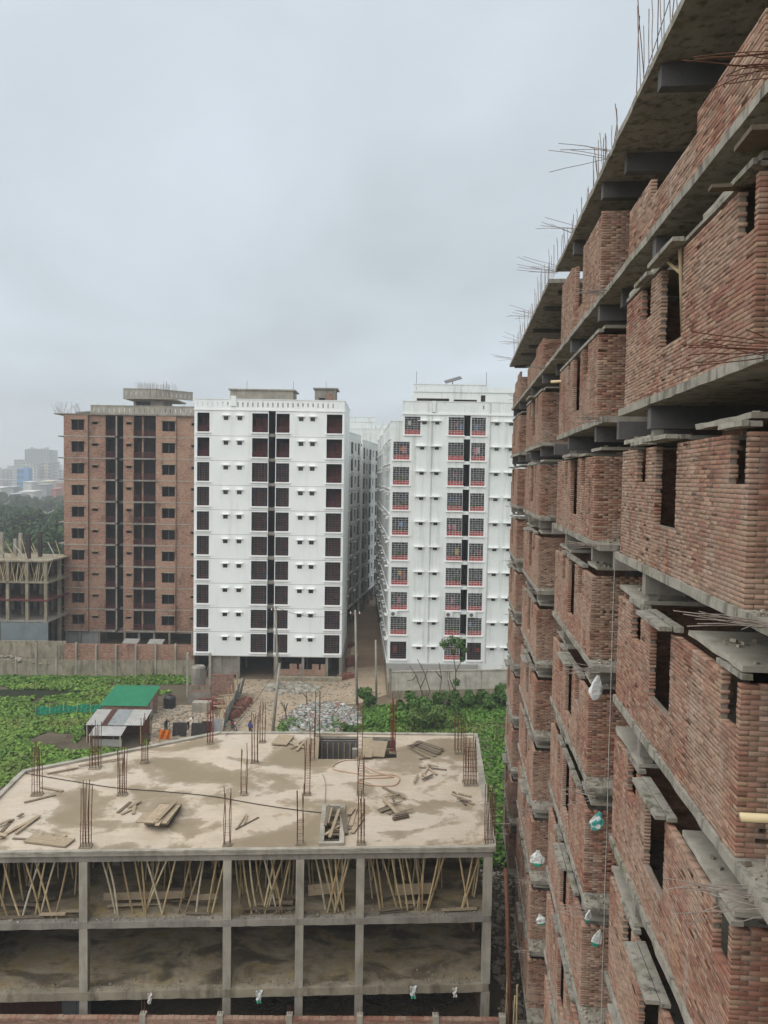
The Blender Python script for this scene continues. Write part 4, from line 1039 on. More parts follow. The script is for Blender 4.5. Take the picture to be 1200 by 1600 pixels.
# ------------------------------------------------------------------ concrete frame at the far left edge
SY = 106.0
frame_l = empty('unfinished_building', (-57, SY, 0)); tag(frame_l, 'half built grey concrete frame with bamboo props at the far left edge', 'building')
LV = [16.0, 12.3, 9.3, 6.0]            # slab levels
LV = [A(50, y, SY).z for y in (876, 909, 937, 970)]
XR = 10.6
for i, z in enumerate(LV):
    MB().box(-6, XR, 0, 9, z - .22, z).build('floor_slab', M['concrete_dirty'] if i < 2 else M['rail_maroon'] if i == 2 else M['concrete'], frame_l)
for x in (-4.5, 1.2, 4.6, 9.9, 7.3):
    for y in (.1, 4.5, 8.5):
        for i, z in enumerate(LV):
            zb_ = LV[i + 1] if i < 3 else 0
            MB().box(x, x + .42, y, y + .42, zb_ + .004, z - .224).build('column', M['concrete_dirty'], frame_l)
cols_px = [(2, 872, 832), (23, 869, 842), (31, 866, 840), (44, 873, 836), (62, 870, 832), (50, 862, 833)]
for q, (px, yb, yt) in enumerate(cols_px):
    r_ = G(px, yb, LV[0]); lx, ly = r_.x + 57, r_.y - SY; ly = min(max(ly, .2), 8); p = A(px, yt, SY + ly)
    MB().box(lx - .22, lx + .22, ly, ly + .4, LV[0] + .003, p.z).build('column_stub', M['concrete_pale'] if q not in (3, 4) else M['room_brown'], frame_l)
rnd = random.Random(12)
for q in range(20):
    x = rnd.uniform(1, 10); y = rnd.uniform(.6, 6); MB().tube([(x, y, LV[0] + .05), (x - rnd.uniform(.8, 2.2), y + .5, LV[0] + rnd.uniform(1.6, 3.2))], .06, 5).build('raking_prop', M['bamboo'], frame_l)
MB().box(-6, XR, 8.9, 9.0, LV[1], LV[0] - .23).build('rear_wall', M['dark_room'], frame_l); MB().box(-6, XR, 8.9, 9.0, 0, LV[1] - .23).build('rear_wall', M['slot_blue'], frame_l)
MB().box(-5.9, 3.8, -.1, -.02, .3, LV[3] - .5).build('tin_screen', M['tin_blue'], frame_l); MB().box(4.0, XR, -.2, -.12, .3, LV[3] - .25).build('tin_screen', M['tin_blue'], frame_l)
for q in range(56):
    x = -5 + 15.3 * (q + rnd.random() * .6) / 56; dx = rnd.choice((-1, 1)) * rnd.uniform(.2, .9)
    thing = MB().tube([(x - 57, SY + .25 + rnd.random() * .6, LV[1] + .02), (x + dx - 57, SY + .25 + rnd.random() * .6, LV[0] - .23)], .065, 5).build('bamboo_prop', M['bamboo'])
    tag(thing, 'bamboo prop holding up the top slab of the far left concrete frame', 'prop', 'props in the far left concrete frame')

# ------------------------------------------------------------------ low concrete frame in the foreground
FO = Vector((5.14, 33.87, 0)); FA = math.atan2(1.0, 18.04)
frame = empty('unfinished_building', FO, FA); tag(frame, 'low concrete frame building with sandy wet roof deck and rusty column bars in front', 'building')
FM = Matrix.Translation(FO) @ Matrix.Rotation(FA, 4, 'Z'); FI = FM.inverted()
DZ, D2, D1 = 9.0, 5.86, 2.70
def fl(v): return FI @ Vector(v)
outline = [(0.12, -.05), *[fl(G(x, y, DZ))[:2] for x, y in ((746, 1148), (435, 1145), (343, 1146), (190, 1176), (35, 1207), (-60, 1300))], (-30, 4), (-30, -.05)]
def inset(t, y0):
    cx_ = -11.0; cy_ = 6.0; out = []
    for x, y in outline:
        v = Vector((cx_ - x, cy_ - y)); v.normalize(); p = Vector((x, y)) + v * t * 1.2; out.append((p.x if x > -29 else -29.6, max(y0, p.y) if y > 3.9 else y0))
    return out
# deck with two openings (stair well, shaft) cut as real holes
h1 = [fl(G(x, y, DZ)) for x, y in ((497, 1186), (560, 1186), (560, 1151), (499, 1150))]
h2 = [fl(G(x, y, DZ)) for x, y in ((566, 1186), (620, 1184), (617, 1152), (566, 1151))]
h3 = [fl(G(x, y, DZ)) for x, y in ((506, 1318), (530, 1318), (532, 1263), (510, 1263))]
def deck_mesh(z, flip=False):
    bm = bmesh.new()
    def loop(pts):
        vs = [bm.verts.new((p[0], p[1], z)) for p in pts]
        for i in range(len(vs)): bm.edges.new((vs[i], vs[(i + 1) % len(vs)]))
    loop(outline)
    for h in (h1, h2, h3): loop(h)
    bmesh.ops.triangle_fill(bm, use_beauty=True, use_dissolve=False, edges=bm.edges[:])
    for f in bm.faces:
        if (f.normal.z < 0) != flip: f.normal_flip()
    me = bpy.data.meshes.new('roof_deck'); bm.to_mesh(me); bm.free(); return me
me = deck_mesh(DZ); me.materials.append(M['deck']); link('roof_deck', me, frame)
me = deck_mesh(DZ - .16, True); me.materials.append(M['shaded_concrete']); link('deck_soffit', me, frame)
def ring(pts, z0, z1, inward):
    m = MB(); n = len(pts)
    for i in range(n):
        a, b = pts[i], pts[(i + 1) % n]; q = [(a[0], a[1], z0), (b[0], b[1], z0), (b[0], b[1], z1), (a[0], a[1], z1)]
        m.add(q, [(0, 1, 2, 3)])
    return m
ring(outline, DZ - .16, DZ - .002, False).build('deck_edge', M['concrete_pale'], frame)
for h in (h1, h2, h3): ring(h, DZ - .16, DZ - .002, True).build('opening_edge', M['concrete_pale'], frame)
# raised rim along the outline, as separate lengths
for i in range(len(outline) - 2):
    a, b = Vector(outline[i]), Vector(outline[i + 1]); d = (b - a).normalized(); nn = Vector((-d.y, d.x))
    m = MB(); k = max(1, int((b - a).length / .5)); rnd = random.Random(i); vs = []
    w = .22 if i else .30
    for t in range(k + 1):
        p = a + (b - a) * t / k; j = lambda: rnd.uniform(-.018, .018)
        hh = .10 + (.05 if i >= 3 else 0)
        vs += [(p.x - nn.x * .02 + j(), p.y - nn.y * .02 + j(), DZ - .17), (p.x - nn.x * .02 + j(), p.y - nn.y * .02 + j(), DZ + hh + j()), (p.x + nn.x * w + j(), p.y + nn.y * w + j(), DZ + hh * .8 + j()), (p.x + nn.x * w, p.y + nn.y * w, DZ + .003)]
    fs = []
    for t in range(k):
        for s_ in range(3): fs.append((4 * t + s_, 4 * t + 4 + s_, 4 * t + 5 + s_, 4 * t + 1 + s_))
    m.add(vs, [f[::-1] for f in fs]); m.build('deck_rim', M['concrete_pale'], frame)
rough = lambda x0, x1, z0, z1, y0, sd, jit=.015: rough_bar(0, 0, 0, 1, 0, 0, sd)
def front_bar(x0, x1, y0, y1, z0, z1, sd, jit=.012):
    m = rough_bar(y0, y1, x0, x1, z0, z1, sd, jit, .3); m.V = [(v[1], v[0], v[2]) for v in m.V]; m.F = [f[::-1] for f in m.F]; return m
front_bar(-30, .12, -.07, .14, DZ - .02, DZ + .07, 1).build('deck_lip', M['concrete_pale'], frame)
front_bar(-30, .02, .06, .36, DZ - .46, DZ - .165, 2, .008).build('edge_beam', M['concrete'], frame)
front_bar(-30, -.04, -.03, .36, D2 - .28, D2, 3, .016).build('edge_beam', M['concrete'], frame)
MB().prism(inset(.35, .37), D2 - .2, D2 - .01).build('floor_slab', M['stained_floor'], frame)
front_bar(-30, -.06, -.04, .36, D1 - .36, D1, 4, .016).build('edge_beam', M['concrete_dirty'], frame)
MB().prism(inset(.35, .37), D1 - .2, D1 - .01).build('floor_slab', M['stained_floor'], frame)
# dry rubble lip along the floor edges
COLX = [-24.4, -18.27, -12.02, -8.82, -6.13, -.36]
for x in COLX:
    for yi, y in enumerate((-.02, 4.9, 9.6, 13.6)):
        for zb_, zt in ((0, D1 - .362), (D1 + .004, D2 - .284), (D2 + .004, DZ - .464)):
            if yi: zt = zt + .08
            if yi == 3 and x < -15: continue
            MB().box(x, x + .36, y, y + .36, zb_, zt).build('column', M['concrete_pale'] if yi == 0 else M['concrete'], frame)
ins = inset(.7, .37)
for i in range(1, len(ins) - 2):
    a, b = Vector(ins[i]), Vector(ins[i + 1]); d = (b - a).normalized(); nn = Vector((-d.y, d.x))
    for zb_, zt in ((0, D1 - .21), (D1, D2 - .21), (D2, DZ - .18)): MB().prism([a, b, b + nn * .15, a + nn * .15], zb_, zt).build('rear_wall', M['shaded_concrete'], frame)  # walls added to stop light, coloured dark for the unlit storeys
MB().box(-.12, .0, .4, 14.1, 0.0, D1 - .21).build('side_wall', M['brick_red'], frame)
MB().box(-.12, .0, 4.0, 14.1, D1 + .01, D2 - .21).build('side_wall', M['brick_red'], frame)
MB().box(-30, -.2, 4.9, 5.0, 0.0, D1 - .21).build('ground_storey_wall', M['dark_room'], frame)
# openings: timber stair formwork inside the well
rnd = random.Random(8)
a, b, c_, d_ = h1
for q in range(7):
    t = (q + .5) / 7; p = d_.lerp(c_, t); MB().box(p.x - .035, p.x + .035, p.y - .42, p.y - .36, DZ - 1.9, DZ - .3).build('form_stud', M['plank'], frame)
MB().box(d_.x, c_.x, d_.y - .30, d_.y - .25, DZ - 1.9, DZ - .95).build('form_board', M['brick_far'], frame)
MB().box(d_.x, c_.x, d_.y + .02, d_.y + .08, DZ - .75, DZ - .02).build('form_board', M['plank_dark'], frame)
for q in range(4):
    t = .35 + q * .15; p0_ = h2[0].lerp(h2[3], t); p1_ = h2[1].lerp(h2[2], t); MB().box(p0_.x + 1.0, p1_.x - .05, p0_.y - .06, p0_.y + .06, DZ - .2 - .12 * q, DZ - .14 - .12 * q).build('form_rung', M['plank_dark'], frame)
for q in range(11):
    t = (q + .4) / 11; p0_ = h3[0].lerp(h3[3], t); p1_ = h3[1].lerp(h3[2], t); MB().box(p0_.x, p1_.x, p0_.y - .05, p0_.y + .05, DZ - .16 - .05 * (q % 3), DZ - .10 - .05 * (q % 3)).build('form_rung', M['plank'] if q % 2 else M['plank_dark'], frame)
# low kerb round the shaft opening and the stair well
def kerb(hp, w, hgt, name='opening_kerb'):
    n = len(hp)
    for i in range(n):
        p, q = Vector(hp[i][:2]), Vector(hp[(i + 1) % n][:2]); d = (q - p).normalized(); nn = Vector((d.y, -d.x))
        pts = [p - d * w * .98, q + d * 0.0, q + nn * w, p + nn * w - d * w * .98]
        m = MB().prism([(v.x, v.y) for v in pts], DZ + .004, DZ + hgt + .003 * i); m.build(name, M['concrete_pale'], frame)
kerb(h3, .22, .12)
# column starter bars
def cage(px, yb, yt, half=.14, n=3, mt='rust', stir=6, jit=.02):
    base = fl(G(px, yb, DZ)); Y = (FM @ base).y; top = A(px, yt, Y).z - DZ; m = MB(); r2 = random.Random(px)
    for i in range(n):
        for k in range(2):
            x = base.x - half + 2 * half * i / (n - 1); y = base.y + (k - .5) * half * 1.6
            hh = top * r2.uniform(.8, 1.0); m.tube([(x, y, DZ - .01), (x + r2.gauss(0, jit), y + r2.gauss(0, jit), DZ + hh * .5), (x + r2.gauss(0, jit * 2), y + r2.gauss(0, jit * 2), DZ + hh)], .018, 4)
    for s_ in range(stir):
        z = DZ + .12 + s_ * (top * .42 if stir < 5 else top * .8) / max(1, stir); e = half + .02
        for p, q in (((-e, -e), (e, -e)), ((e, -e), (e, e)), ((e, e), (-e, e)), ((-e, e), (-e, -e))):
            m.tube([(base.x + p[0], base.y + p[1] * .8, z), (base.x + q[0], base.y + q[1] * .8, z)], .009, 3, False)
    m.build('column_rebar', M[mt], frame)
    MB().box(base.x - half - .07, base.x + half + .07, base.y - half - .02, base.y + half + .02, DZ + .004, DZ + .07).build('column_kicker', M['concrete_dirty'], frame)
for a_ in ((58, 1242, 1152, .2, 4, 'rust', 5), (149, 1200, 1126, .25, 4, 'rust', 4), (191, 1242, 1164, .18, 4, 'rust', 4), (226, 1192, 1112, .16, 3, 'rust', 4), (134, 1323, 1218, .19, 4, 'rust', 4),
           (328, 1162, 1090, .15, 3, 'rust_red', 3), (355, 1321, 1222, .13, 2, 'rust', 3), (381, 1242, 1160, .14, 2, 'rust', 3), (398, 1192, 1110, .16, 3, 'rust', 3), (410, 1160, 1092, .15, 3, 'rust', 3),
           (488, 1187, 1118, .12, 2, 'rust', 8), (496, 1150, 1076, .14, 2, 'rust', 2), (480, 1242, 1152, .13, 2, 'rust', 14), (469, 1319, 1218, .13, 2, 'rust', 4), (562, 1186, 1092, .13, 2, 'rust', 12),
           (563, 1242, 1172, .14, 2, 'rust', 14), (564, 1319, 1232, .14, 3, 'rust', 6), (614, 1177, 1082, .14, 4, 'rust_red', 3), (718, 1176, 1112, .28, 4, 'rust', 5), (734, 1225, 1146, .32, 5, 'rust', 10), (764, 1318, 1225, .18, 4, 'rust', 5)):
    cage(*a_)
# bars and putlogs sticking out along the right edge of the deck
for q in range(16):
    y = .8 + q * .9; p = Vector(outline[0]).lerp(Vector(outline[1]), (y + .05) / 15.2)
    MB().tube([(p.x - .3, p.y, DZ - .1), (p.x + rnd.uniform(.3, .9), p.y + rnd.uniform(-.1, .1), DZ - .1 + rnd.uniform(-.1, .1))], .02, 4).build('rebar', M['rust_pale'], frame)
for q in range(4):
    pass

# --- bamboo props between the second floor and the deck
BAY_NAMES = ['far left bay', 'second bay', 'third bay', 'fourth bay', 'right hand bay']
def prop_pole(p, q, r, bay, front_row=False):
    m = MB(); p, q = FM @ Vector(p), FM @ Vector(q); n = 6; pts = []; rs = []
    bend = Vector((rnd.gauss(0, .04), rnd.gauss(0, .03), 0))
    for i in range(n * 2 + 1):
        t = i / (n * 2); pts.append(p.lerp(q, t) + bend * math.sin(math.pi * t)); rs.append(r * (1.12 if i % 2 == 0 else .95))
    m.tube(pts, rs, 6); o = m.build('bamboo_prop', M['bamboo'])
    tag(o, ('front bamboo prop, %s of the low frame' if front_row else 'bamboo prop behind the front row, %s of the low frame') % BAY_NAMES[bay], 'prop', ('front props in the %s' if front_row else 'rear props in the %s') % BAY_NAMES[bay])
ZP0, ZP1 = D2 + .0, DZ - .17
bays = [(-24.0, -18.3), (-17.8, -12.1), (-11.6, -8.9), (-8.4, -6.2), (-5.7, -.5)]
front = {0: [(-22.6, -21.9), (-21.9, -21.0), (-20.9, -20.1), (-20.0, -20.9), (-19.8, -20.4), (-18.9, -19.5)],
         1: [(-17.6, -16.9), (-16.7, -16.1), (-16.1, -15.6), (-15.6, -14.8), (-14.8, -15.6), (-14.1, -14.8), (-13.4, -14.1), (-12.9, -13.3), (-12.3, -12.8)],
         2: [(-11.3, -10.8), (-10.7, -10.2), (-10.4, -9.7), (-9.3, -10.1), (-9.7, -10.3), (-9.0, -9.6)],
         3: [(-8.1, -7.5), (-7.5, -6.9), (-6.8, -7.4), (-6.5, -7.1), (-7.1, -6.7)],
         4: [(-5.6, -5.0), (-5.1, -4.2), (-4.6, -4.0), (-4.0, -3.4), (-3.5, -3.2), (-2.9, -3.3), (-2.3, -2.9), (-1.5, -.95), (-.7, -1.3)]}
for bi, lst in front.items():
    for xt, xb in lst + [(a_ + rnd.uniform(.2, .5), b_ + rnd.uniform(.0, .5)) for a_, b_ in lst[::2]]: prop_pole((xb, .45 + rnd.uniform(0, .25), ZP0), (xt, .42 + rnd.uniform(0, .3), ZP1), .042, bi, True)
    x0_, x1_ = bays[bi]; n = int((x1_ - x0_) * 5.6)
    for q in range(n):
        x = rnd.uniform(x0_, x1_); y = rnd.uniform(1.2, 6.5); prop_pole((x, y, ZP0), (x + rnd.gauss(0, .28), y + rnd.gauss(0, .2), ZP1), .04, bi)
# boards and planks lying in that storey
def fplank(px0, py, x0, x1, z, hgt, label, mt='plank', y=.9, tilt=0.0):
    board(FM @ Vector((x0, y, z)), FM @ Vector((x1, y + .1, z + tilt)), .06, hgt, M[mt], label, name='plank', cat='plank')
fplank(0, 0, -17.5, -13.9, D2 + .62, .34, 'long grey board on edge between props, left half of second bay', y=.95)
fplank(0, 0, -13.6, -12.4, D2 + .60, .26, 'short grey board on edge between props, right end of second bay', y=.8)
fplank(0, 0, -8.3, -6.7, D2 + .75, .5, 'bench high formwork panel behind props in the fourth bay', y=1.0, tilt=.08)
fplank(0, 0, -4.3, -2.6, D2 + .72, .5, 'pale formwork panel standing behind props in the right bay', y=1.0)
lab = ['in far left bay', 'in second bay', 'in third bay', 'in right bay']
for bi, (x0_, x1_) in ((0, bays[0]), (1, bays[1]), (2, bays[2]), (4, bays[4])):
    for q in range(5):
        x = rnd.uniform(x0_ + .2, x1_ - 1.4); ln = rnd.uniform(.9, 2.2); y = rnd.uniform(.3, 1.6)
        board(FM @ Vector((x, y, D2 + .06 + .05 * q)), FM @ Vector((min(x + ln, x1_ - .1), y + rnd.uniform(-.15, .3), D2 + .07 + .05 * q)), .2, .04, M['plank' if q % 2 else 'plank_dark'],
              'loose plank lying flat at the foot of the props ' + lab[min(bi, 3)], 'loose planks ' + lab[min(bi, 3)], name='plank', cat='plank')
def gravel(name, label, gen, n, size, mt, seed, kind_cat):
    rng = np.random.default_rng(seed); V = []; Q = []; c8 = np.array([(-1, -1, -1), (1, -1, -1), (1, 1, -1), (-1, 1, -1), (-1, -1, 1), (1, -1, 1), (1, 1, 1), (-1, 1, 1)], 'f8') * .5
    f6 = np.array([(0, 3, 2, 1), (4, 5, 6, 7), (0, 1, 5, 4), (1, 2, 6, 5), (2, 3, 7, 6), (3, 0, 4, 7)])
    for i in range(n):
        p = np.array(gen(rng)); s_ = size * rng.lognormal(0, .45); d = c8 * (1 + rng.uniform(-.35, .35, (8, 3))) * s_ * np.array([1.2, 1, .7])
        a_ = rng.uniform(0, 6.28); ca, sa = math.cos(a_), math.sin(a_); d = np.stack([d[:, 0] * ca - d[:, 1] * sa, d[:, 0] * sa + d[:, 1] * ca, d[:, 2]], 1)
        V.append(d + p); Q.append(f6 + 8 * i)
    o = link(name, fast_mesh(name, np.concatenate(V), np.concatenate(Q), mt)); return tag(o, label, kind_cat, kind='stuff')
gravel('rubble', 'crumbs of mortar and sand along the second floor edge', lambda r: tuple(FM @ Vector((r.uniform(-24, -.5), .05 + abs(r.normal(0, .35)), D2 + .01))), 500, .035, M['rubble'], 4, 'rubble')
gravel('rubble', 'crumbs and moss along the first floor edge', lambda r: tuple(FM @ Vector((r.uniform(-24, -.5), .05 + abs(r.normal(0, .5)), D1 + .01))), 450, .03, M['rubble'], 5, 'rubble')
# ground storey: tin sheets and steel rods
for q in range(7):
    x = -22.6 + q * .66; m = MB(); n = 24; vs = []
    for i in range(n + 1):
        for zq in (0.05, 2.2): vs.append((x + .64 * i / n, .75 + .02 * math.cos(i * math.pi), zq))
    m.add(vs, [(2 * i, 2 * i + 2, 2 * i + 3, 2 * i + 1) for i in range(n)])
    o = m.build('tin_sheet', M['tin_rust'] if q < 5 else M['tin']); o.matrix_world = FM
    tag(o, ('rusty corrugated sheet screening the ground storey at bottom left' if q < 5 else 'grey corrugated sheet beside the rusty ones in the ground storey'), 'tin sheet', 'rusty ground storey sheets' if q < 5 else 'grey ground storey sheets')
for x0_, x1_, lb in ((-11.5, -6.4, 'dark steel rods piled on the ground storey floor, left pile'), (-5.6, -.7, 'dark steel rods heaped in the ground storey, right pile')):
    m = MB()
    for q in range(70):
        x = rnd.uniform(x0_, x1_); y = rnd.uniform(1, 3.5); z = rnd.uniform(.05, 1.2) * (1 - y / 6)
        m.tube([FM @ Vector((x, y, z)), FM @ Vector((min(max(x + rnd.uniform(-1.8, 1.8), x0_), x1_), y + rnd.uniform(-.5, .8), z + rnd.uniform(0, .7)))], .03, 4)
    o = m.build('steel_rods', M['cable']); tag(o, lb, 'steel rods', kind='stuff')
# rags hanging on the beam faces
for q, (x, z, w, h_, mt, lb) in enumerate(((-15.2, D1 - .05, .22, .5, 'cloth_white', 'white rag caught on the lower beam under the second bay'), (-10.4, D1 - .02, .3, .62, 'sack', 'pale green scrap stuck on the lower beam under the third bay'), (-3.5, D1 + .02, .3, .6, 'sack', 'green and white scrap on the lower beam under the right bay'), (-1.6, D1 - .1, .22, .45, 'cloth_white', 'small white rag on the lower beam near the right corner'))):
    m = MB(); vs = []; n = 7
    for i in range(n + 1):
        for k in range(5): vs.append((x + w * (k / 4 - .5) * (1 - .35 * i / n) + .03 * math.sin(i * 1.9 + q), -.07 - .03 * math.sin(k * 1.7 + i), z - h_ * i / n))
    m.add(vs, [(5 * i + k, 5 * i + 5 + k, 5 * i + 6 + k, 5 * i + 1 + k) for i in range(n) for k in range(4)]); o = m.build('rag', M[mt]); o.matrix_world = FM; tag(o, lb, 'rag')

# --- brick garden wall at the bottom edge
def aw(px): return A(px, 1592, 32.0)
gw = empty('boundary_wall', (aw(0).x - 4, 32.0, 0)); tag(gw, 'low red brick boundary wall with small posts along the bottom edge', 'wall')
p_l, p_r = A(-60, 1592, 31.75), A(786, 1590, 32.1); d = p_r - p_l; ang = math.atan2(d.y, d.x); gw.location = (p_l.x, p_l.y, 0); gw.rotation_euler = (0, 0, ang); Lw = Vector((d.x, d.y)).length
gH = 2.28
MB().box(0, Lw, .02, .22, 0, gH - .08).build('wall_core', M['brick_red'], gw)
cs_ = MB().obox((0, 0, 0), .235, .24, .066).mesh('brick', M['brick'])
nb = int(Lw / .25)
for q in range(nb):
    if q < 140: link('brick', cs_, gw, ((q + .5) * .25, .12 + rnd.gauss(0, .006), gH - .045 + rnd.gauss(0, .004)), (0, rnd.gauss(0, .01), rnd.gauss(0, .02)))
for px in (224, 344, 452, 562, 681, 786):
    q = A(px, 1592, 32.0); lx = (Matrix.Rotation(-ang, 3, 'Z') @ (q - p_l)).x
    m = MB().box(lx - .13, lx + .13, -.03, .26, 0, gH + .16); m.build('post', M['concrete_pale'], gw)
    for k in (-.05, .06): MB().tube([(lx + k, .1, gH + .15), (lx + k + rnd.gauss(0, .02), .1, gH + .15 + rnd.uniform(.25, .6))], .012, 4).build('post_bar', M['rust'], gw)

# ------------------------------------------------------------------ the building site between
rnd = random.Random(21)
def tagged(m, name, mt, label, cat, group=None, smooth=False): return tag(m.build(name, mt, smooth=smooth), label, cat, group)
# two-tier boundary wall in front of the brick block
p0, p1 = G(-70, 1057), G(304, 1060); d = p1 - p0; ang = math.atan2(d.y, d.x); Lw = d.length
bw = empty('boundary_wall', (p0.x, p0.y, 0), ang); tag(bw, 'stained grey boundary wall with brick upper tier below the brown brick block', 'wall')
zt1 = A(150, 1031, p0.y + .5).z; zt2 = A(150, 1007, p0.y + .5).z
x = 0
while x < Lw - .5:
    MB().box(x + .01, min(x + 2.45, Lw), .02, .16, -.1, zt1 - .06 * rnd.random()).build('panel', M['concrete_dirty'], bw)
    x += 2.46
x = 0
while x < Lw: MB().box(x - .1, x + .1, -.05, .22, -.1, zt1 + (.0 if x < 8 else 1.9 + rnd.uniform(-.1, .3))).build('post', M['concrete_pale'], bw); x += 2.46 * 1.01 if x < 8 else 2.46
xb = (G(100, 1058) - p0).length
MB().box(xb, Lw - .1, .24, .38, zt1 - .4, zt2).build('brick_tier', M['brick_far'], bw)
MB().box(0, xb - .2, 1.2, 1.4, 0, zt2 + .1).build('rear_tier', M['concrete_dirty'], bw)
m = MB(); m.prism([(0, 0), (6, 0), (6, .6), (0, .6)], 0, .1); 
gravel('debris', 'heap of dusty spoil behind the grey wall at far left', lambda r: (lambda a_: (p0.x + 6 + a_ * 3, p0.y + .7 + r.uniform(-.3, .3), zt1 - .6 + .9 * math.exp(-a_ * a_) * r.random()))(r.normal(0, .8)), 500, .18, M['rubble'], 21, 'debris')
# wall below the right white block
p0, p1 = G(611, 1091), G(845, 1086); d = p1 - p0; ang = math.atan2(d.y, d.x); Lw = d.length; zt = A(700, 1050, p0.y + .6).z
rw = empty('boundary_wall', (p0.x, p0.y, 0), ang); tag(rw, 'pale streaked plaster wall below the right white block', 'wall')
MB().box(0, Lw, 0, .22, -.1, zt).build('wall_panel', concrete('plaster_wall', (.50, .475, .41), (.20, .19, .15), .55, .15), rw)
MB().box(-.05, Lw, -.06, .28, zt + .003, zt + .12).build('coping', M['concrete_pale'], rw)
MB().box(0, Lw, -.07, -.004, -.1, .9).build('plinth', M['concrete_dirty'], rw)
MB().box(-.25, -.003, -.1, .35, -.1, zt + .5).build('end_post', M['concrete_dirty'], rw)
x = 2.5
while x < Lw: MB().box(x, x + .06, -.012, -.003, .9, zt).build('joint', M['concrete_dirty'], rw); x += 4.1
# side wall along the alley under the right block
p0, p1 = G(606, 1088), G(597, 1000); dd = p1 - p0; sw_ = empty('alley_wall', (p0.x, p0.y, 0), math.atan2(dd.y, dd.x)); tag(sw_, 'low dark wall edging the right side of the alley', 'wall')
MB().box(0, dd.length, -.2, 0, 0, 1.6).build('wall_panel', M['concrete_dirty'], sw_); MB().box(0, dd.length, -.24, .04, 1.603, 1.7).build('coping', M['concrete'], sw_)

# --- red brick screen and yard walls left of the road
def wall_px(pa, pb, top_px, mt, label, th=.14, name='brick_wall', cat='wall'):
    a, b = G(*pa), G(*pb); d = b - a; h_ = A(pa[0], top_px, a.y).z
    o = empty(name, (a.x, a.y, 0), math.atan2(d.y, d.x)); tag(o, label, cat)
    MB().box(0, d.length, 0, th, 0, h_ - .08).build('wall_panel', mt, o)
    n = max(2, int(d.length / .26)); cm = MB().obox((0, 0, 0), .24, th + .02, .07).mesh('brick', M['brick_new'])
    for i in range(n): link('brick', cm, o, ((i + .5) * d.length / n, th / 2, h_ - .042), (0, rnd.gauss(0, .02), rnd.gauss(0, .03)))
    return o
wall_px((330, 1088), (366, 1088), 1054, M['brick_red'], 'square red brick screen wall at the left of the dirt road')
wall_px((292, 1086), (328, 1086), 1071, M['concrete_dirty'], 'low grey yard wall left of the red brick screen')
wall_px((293, 1100), (329, 1099), 1080, M['concrete'], 'grey concrete yard wall in front of the left yard')
for pa, h_, lb in (((293, 1090), 5.2, 'slim concrete post at the left end of the yard'), ((328, 1084), 4.8, 'slim concrete post beside the red brick screen')):
    a = G(*pa); tagged(MB().box(a.x - .13, a.x + .13, a.y - .13, a.y + .13, 0, h_), 'concrete_post', M['concrete_pale'], lb, 'post')
# grey upright drum against the block
a = G(310, 1078); m = MB().tube([(a.x, a.y, 0.3), (a.x, a.y, 2.7), (a.x, a.y, 2.9)], [.85, .85, .7], 16); tagged(m, 'water_drum', M['concrete'], 'tall grey drum under the corner of the left white block', 'drum', smooth=False)
board(G(316, 1072) + Vector((0, 0, .2)), A(326, 1040, G(316, 1072).y), .14, .06, M['plank'], 'pale plank leaning against the grey drum', name='plank', cat='plank')
# --- tin fence beside the road
a, b = G(348, 1143), G(375, 1084); nP = 6
cm = MB(); n = 20; Lp = (b - a).length / nP; vs = []
for i in range(n + 1):
    for zq in (0, 2.15): vs.append((Lp * .97 * i / n, .02 * math.cos(i * math.pi), zq))
cm.add(vs, [(2 * i, 2 * i + 2, 2 * i + 3, 2 * i + 1) for i in range(n)])
fence = empty('tin_fence', (a.x, a.y, 0), math.atan2((b - a).y, (b - a).x)); tag(fence, 'leaning blue grey corrugated tin fence along the dirt road', 'fence')
cme = cm.mesh('tin_panel', M['tin_blue'])
for i in range(nP): link('tin_panel', cme, fence, (i * Lp, rnd.uniform(-.05, .05), 0), (.16 + rnd.uniform(-.05, .1), rnd.gauss(0, .03), rnd.gauss(0, .05)))
for i in range(nP + 1): MB().tube([(i * Lp, .1, 0), (i * Lp, .42, 2.3)], .05, 5).build('post', M['bamboo'], fence)
for pa, w, lb in (((338, 1146), 1.1, 'single grey tin sheet standing at the near end of the tin fence'), ((322, 1150), 1.0, 'dark tin sheet propped beside the workers'), ((310, 1153), 1.5, 'black framed panel standing on the yard floor'), ((280, 1152), 1.4, 'upright grey corrugated sheet left of the black panel')):
    c_ = G(*pa); m = MB(); n = 16; vs = []
    for i in range(n + 1):
        for zq, oy in ((0, 0), (1.35, .3)): vs.append((c_.x + w * (i / n - .5), c_.y + oy + .015 * math.cos(i * math.pi), zq + .02))
    m.add(vs, [(2 * i, 2 * i + 2, 2 * i + 3, 2 * i + 1) for i in range(n)]); tagged(m, 'tin_sheet', M['cable'] if 'black' in lb or 'dark' in lb else M['tin'], lb, 'tin sheet')
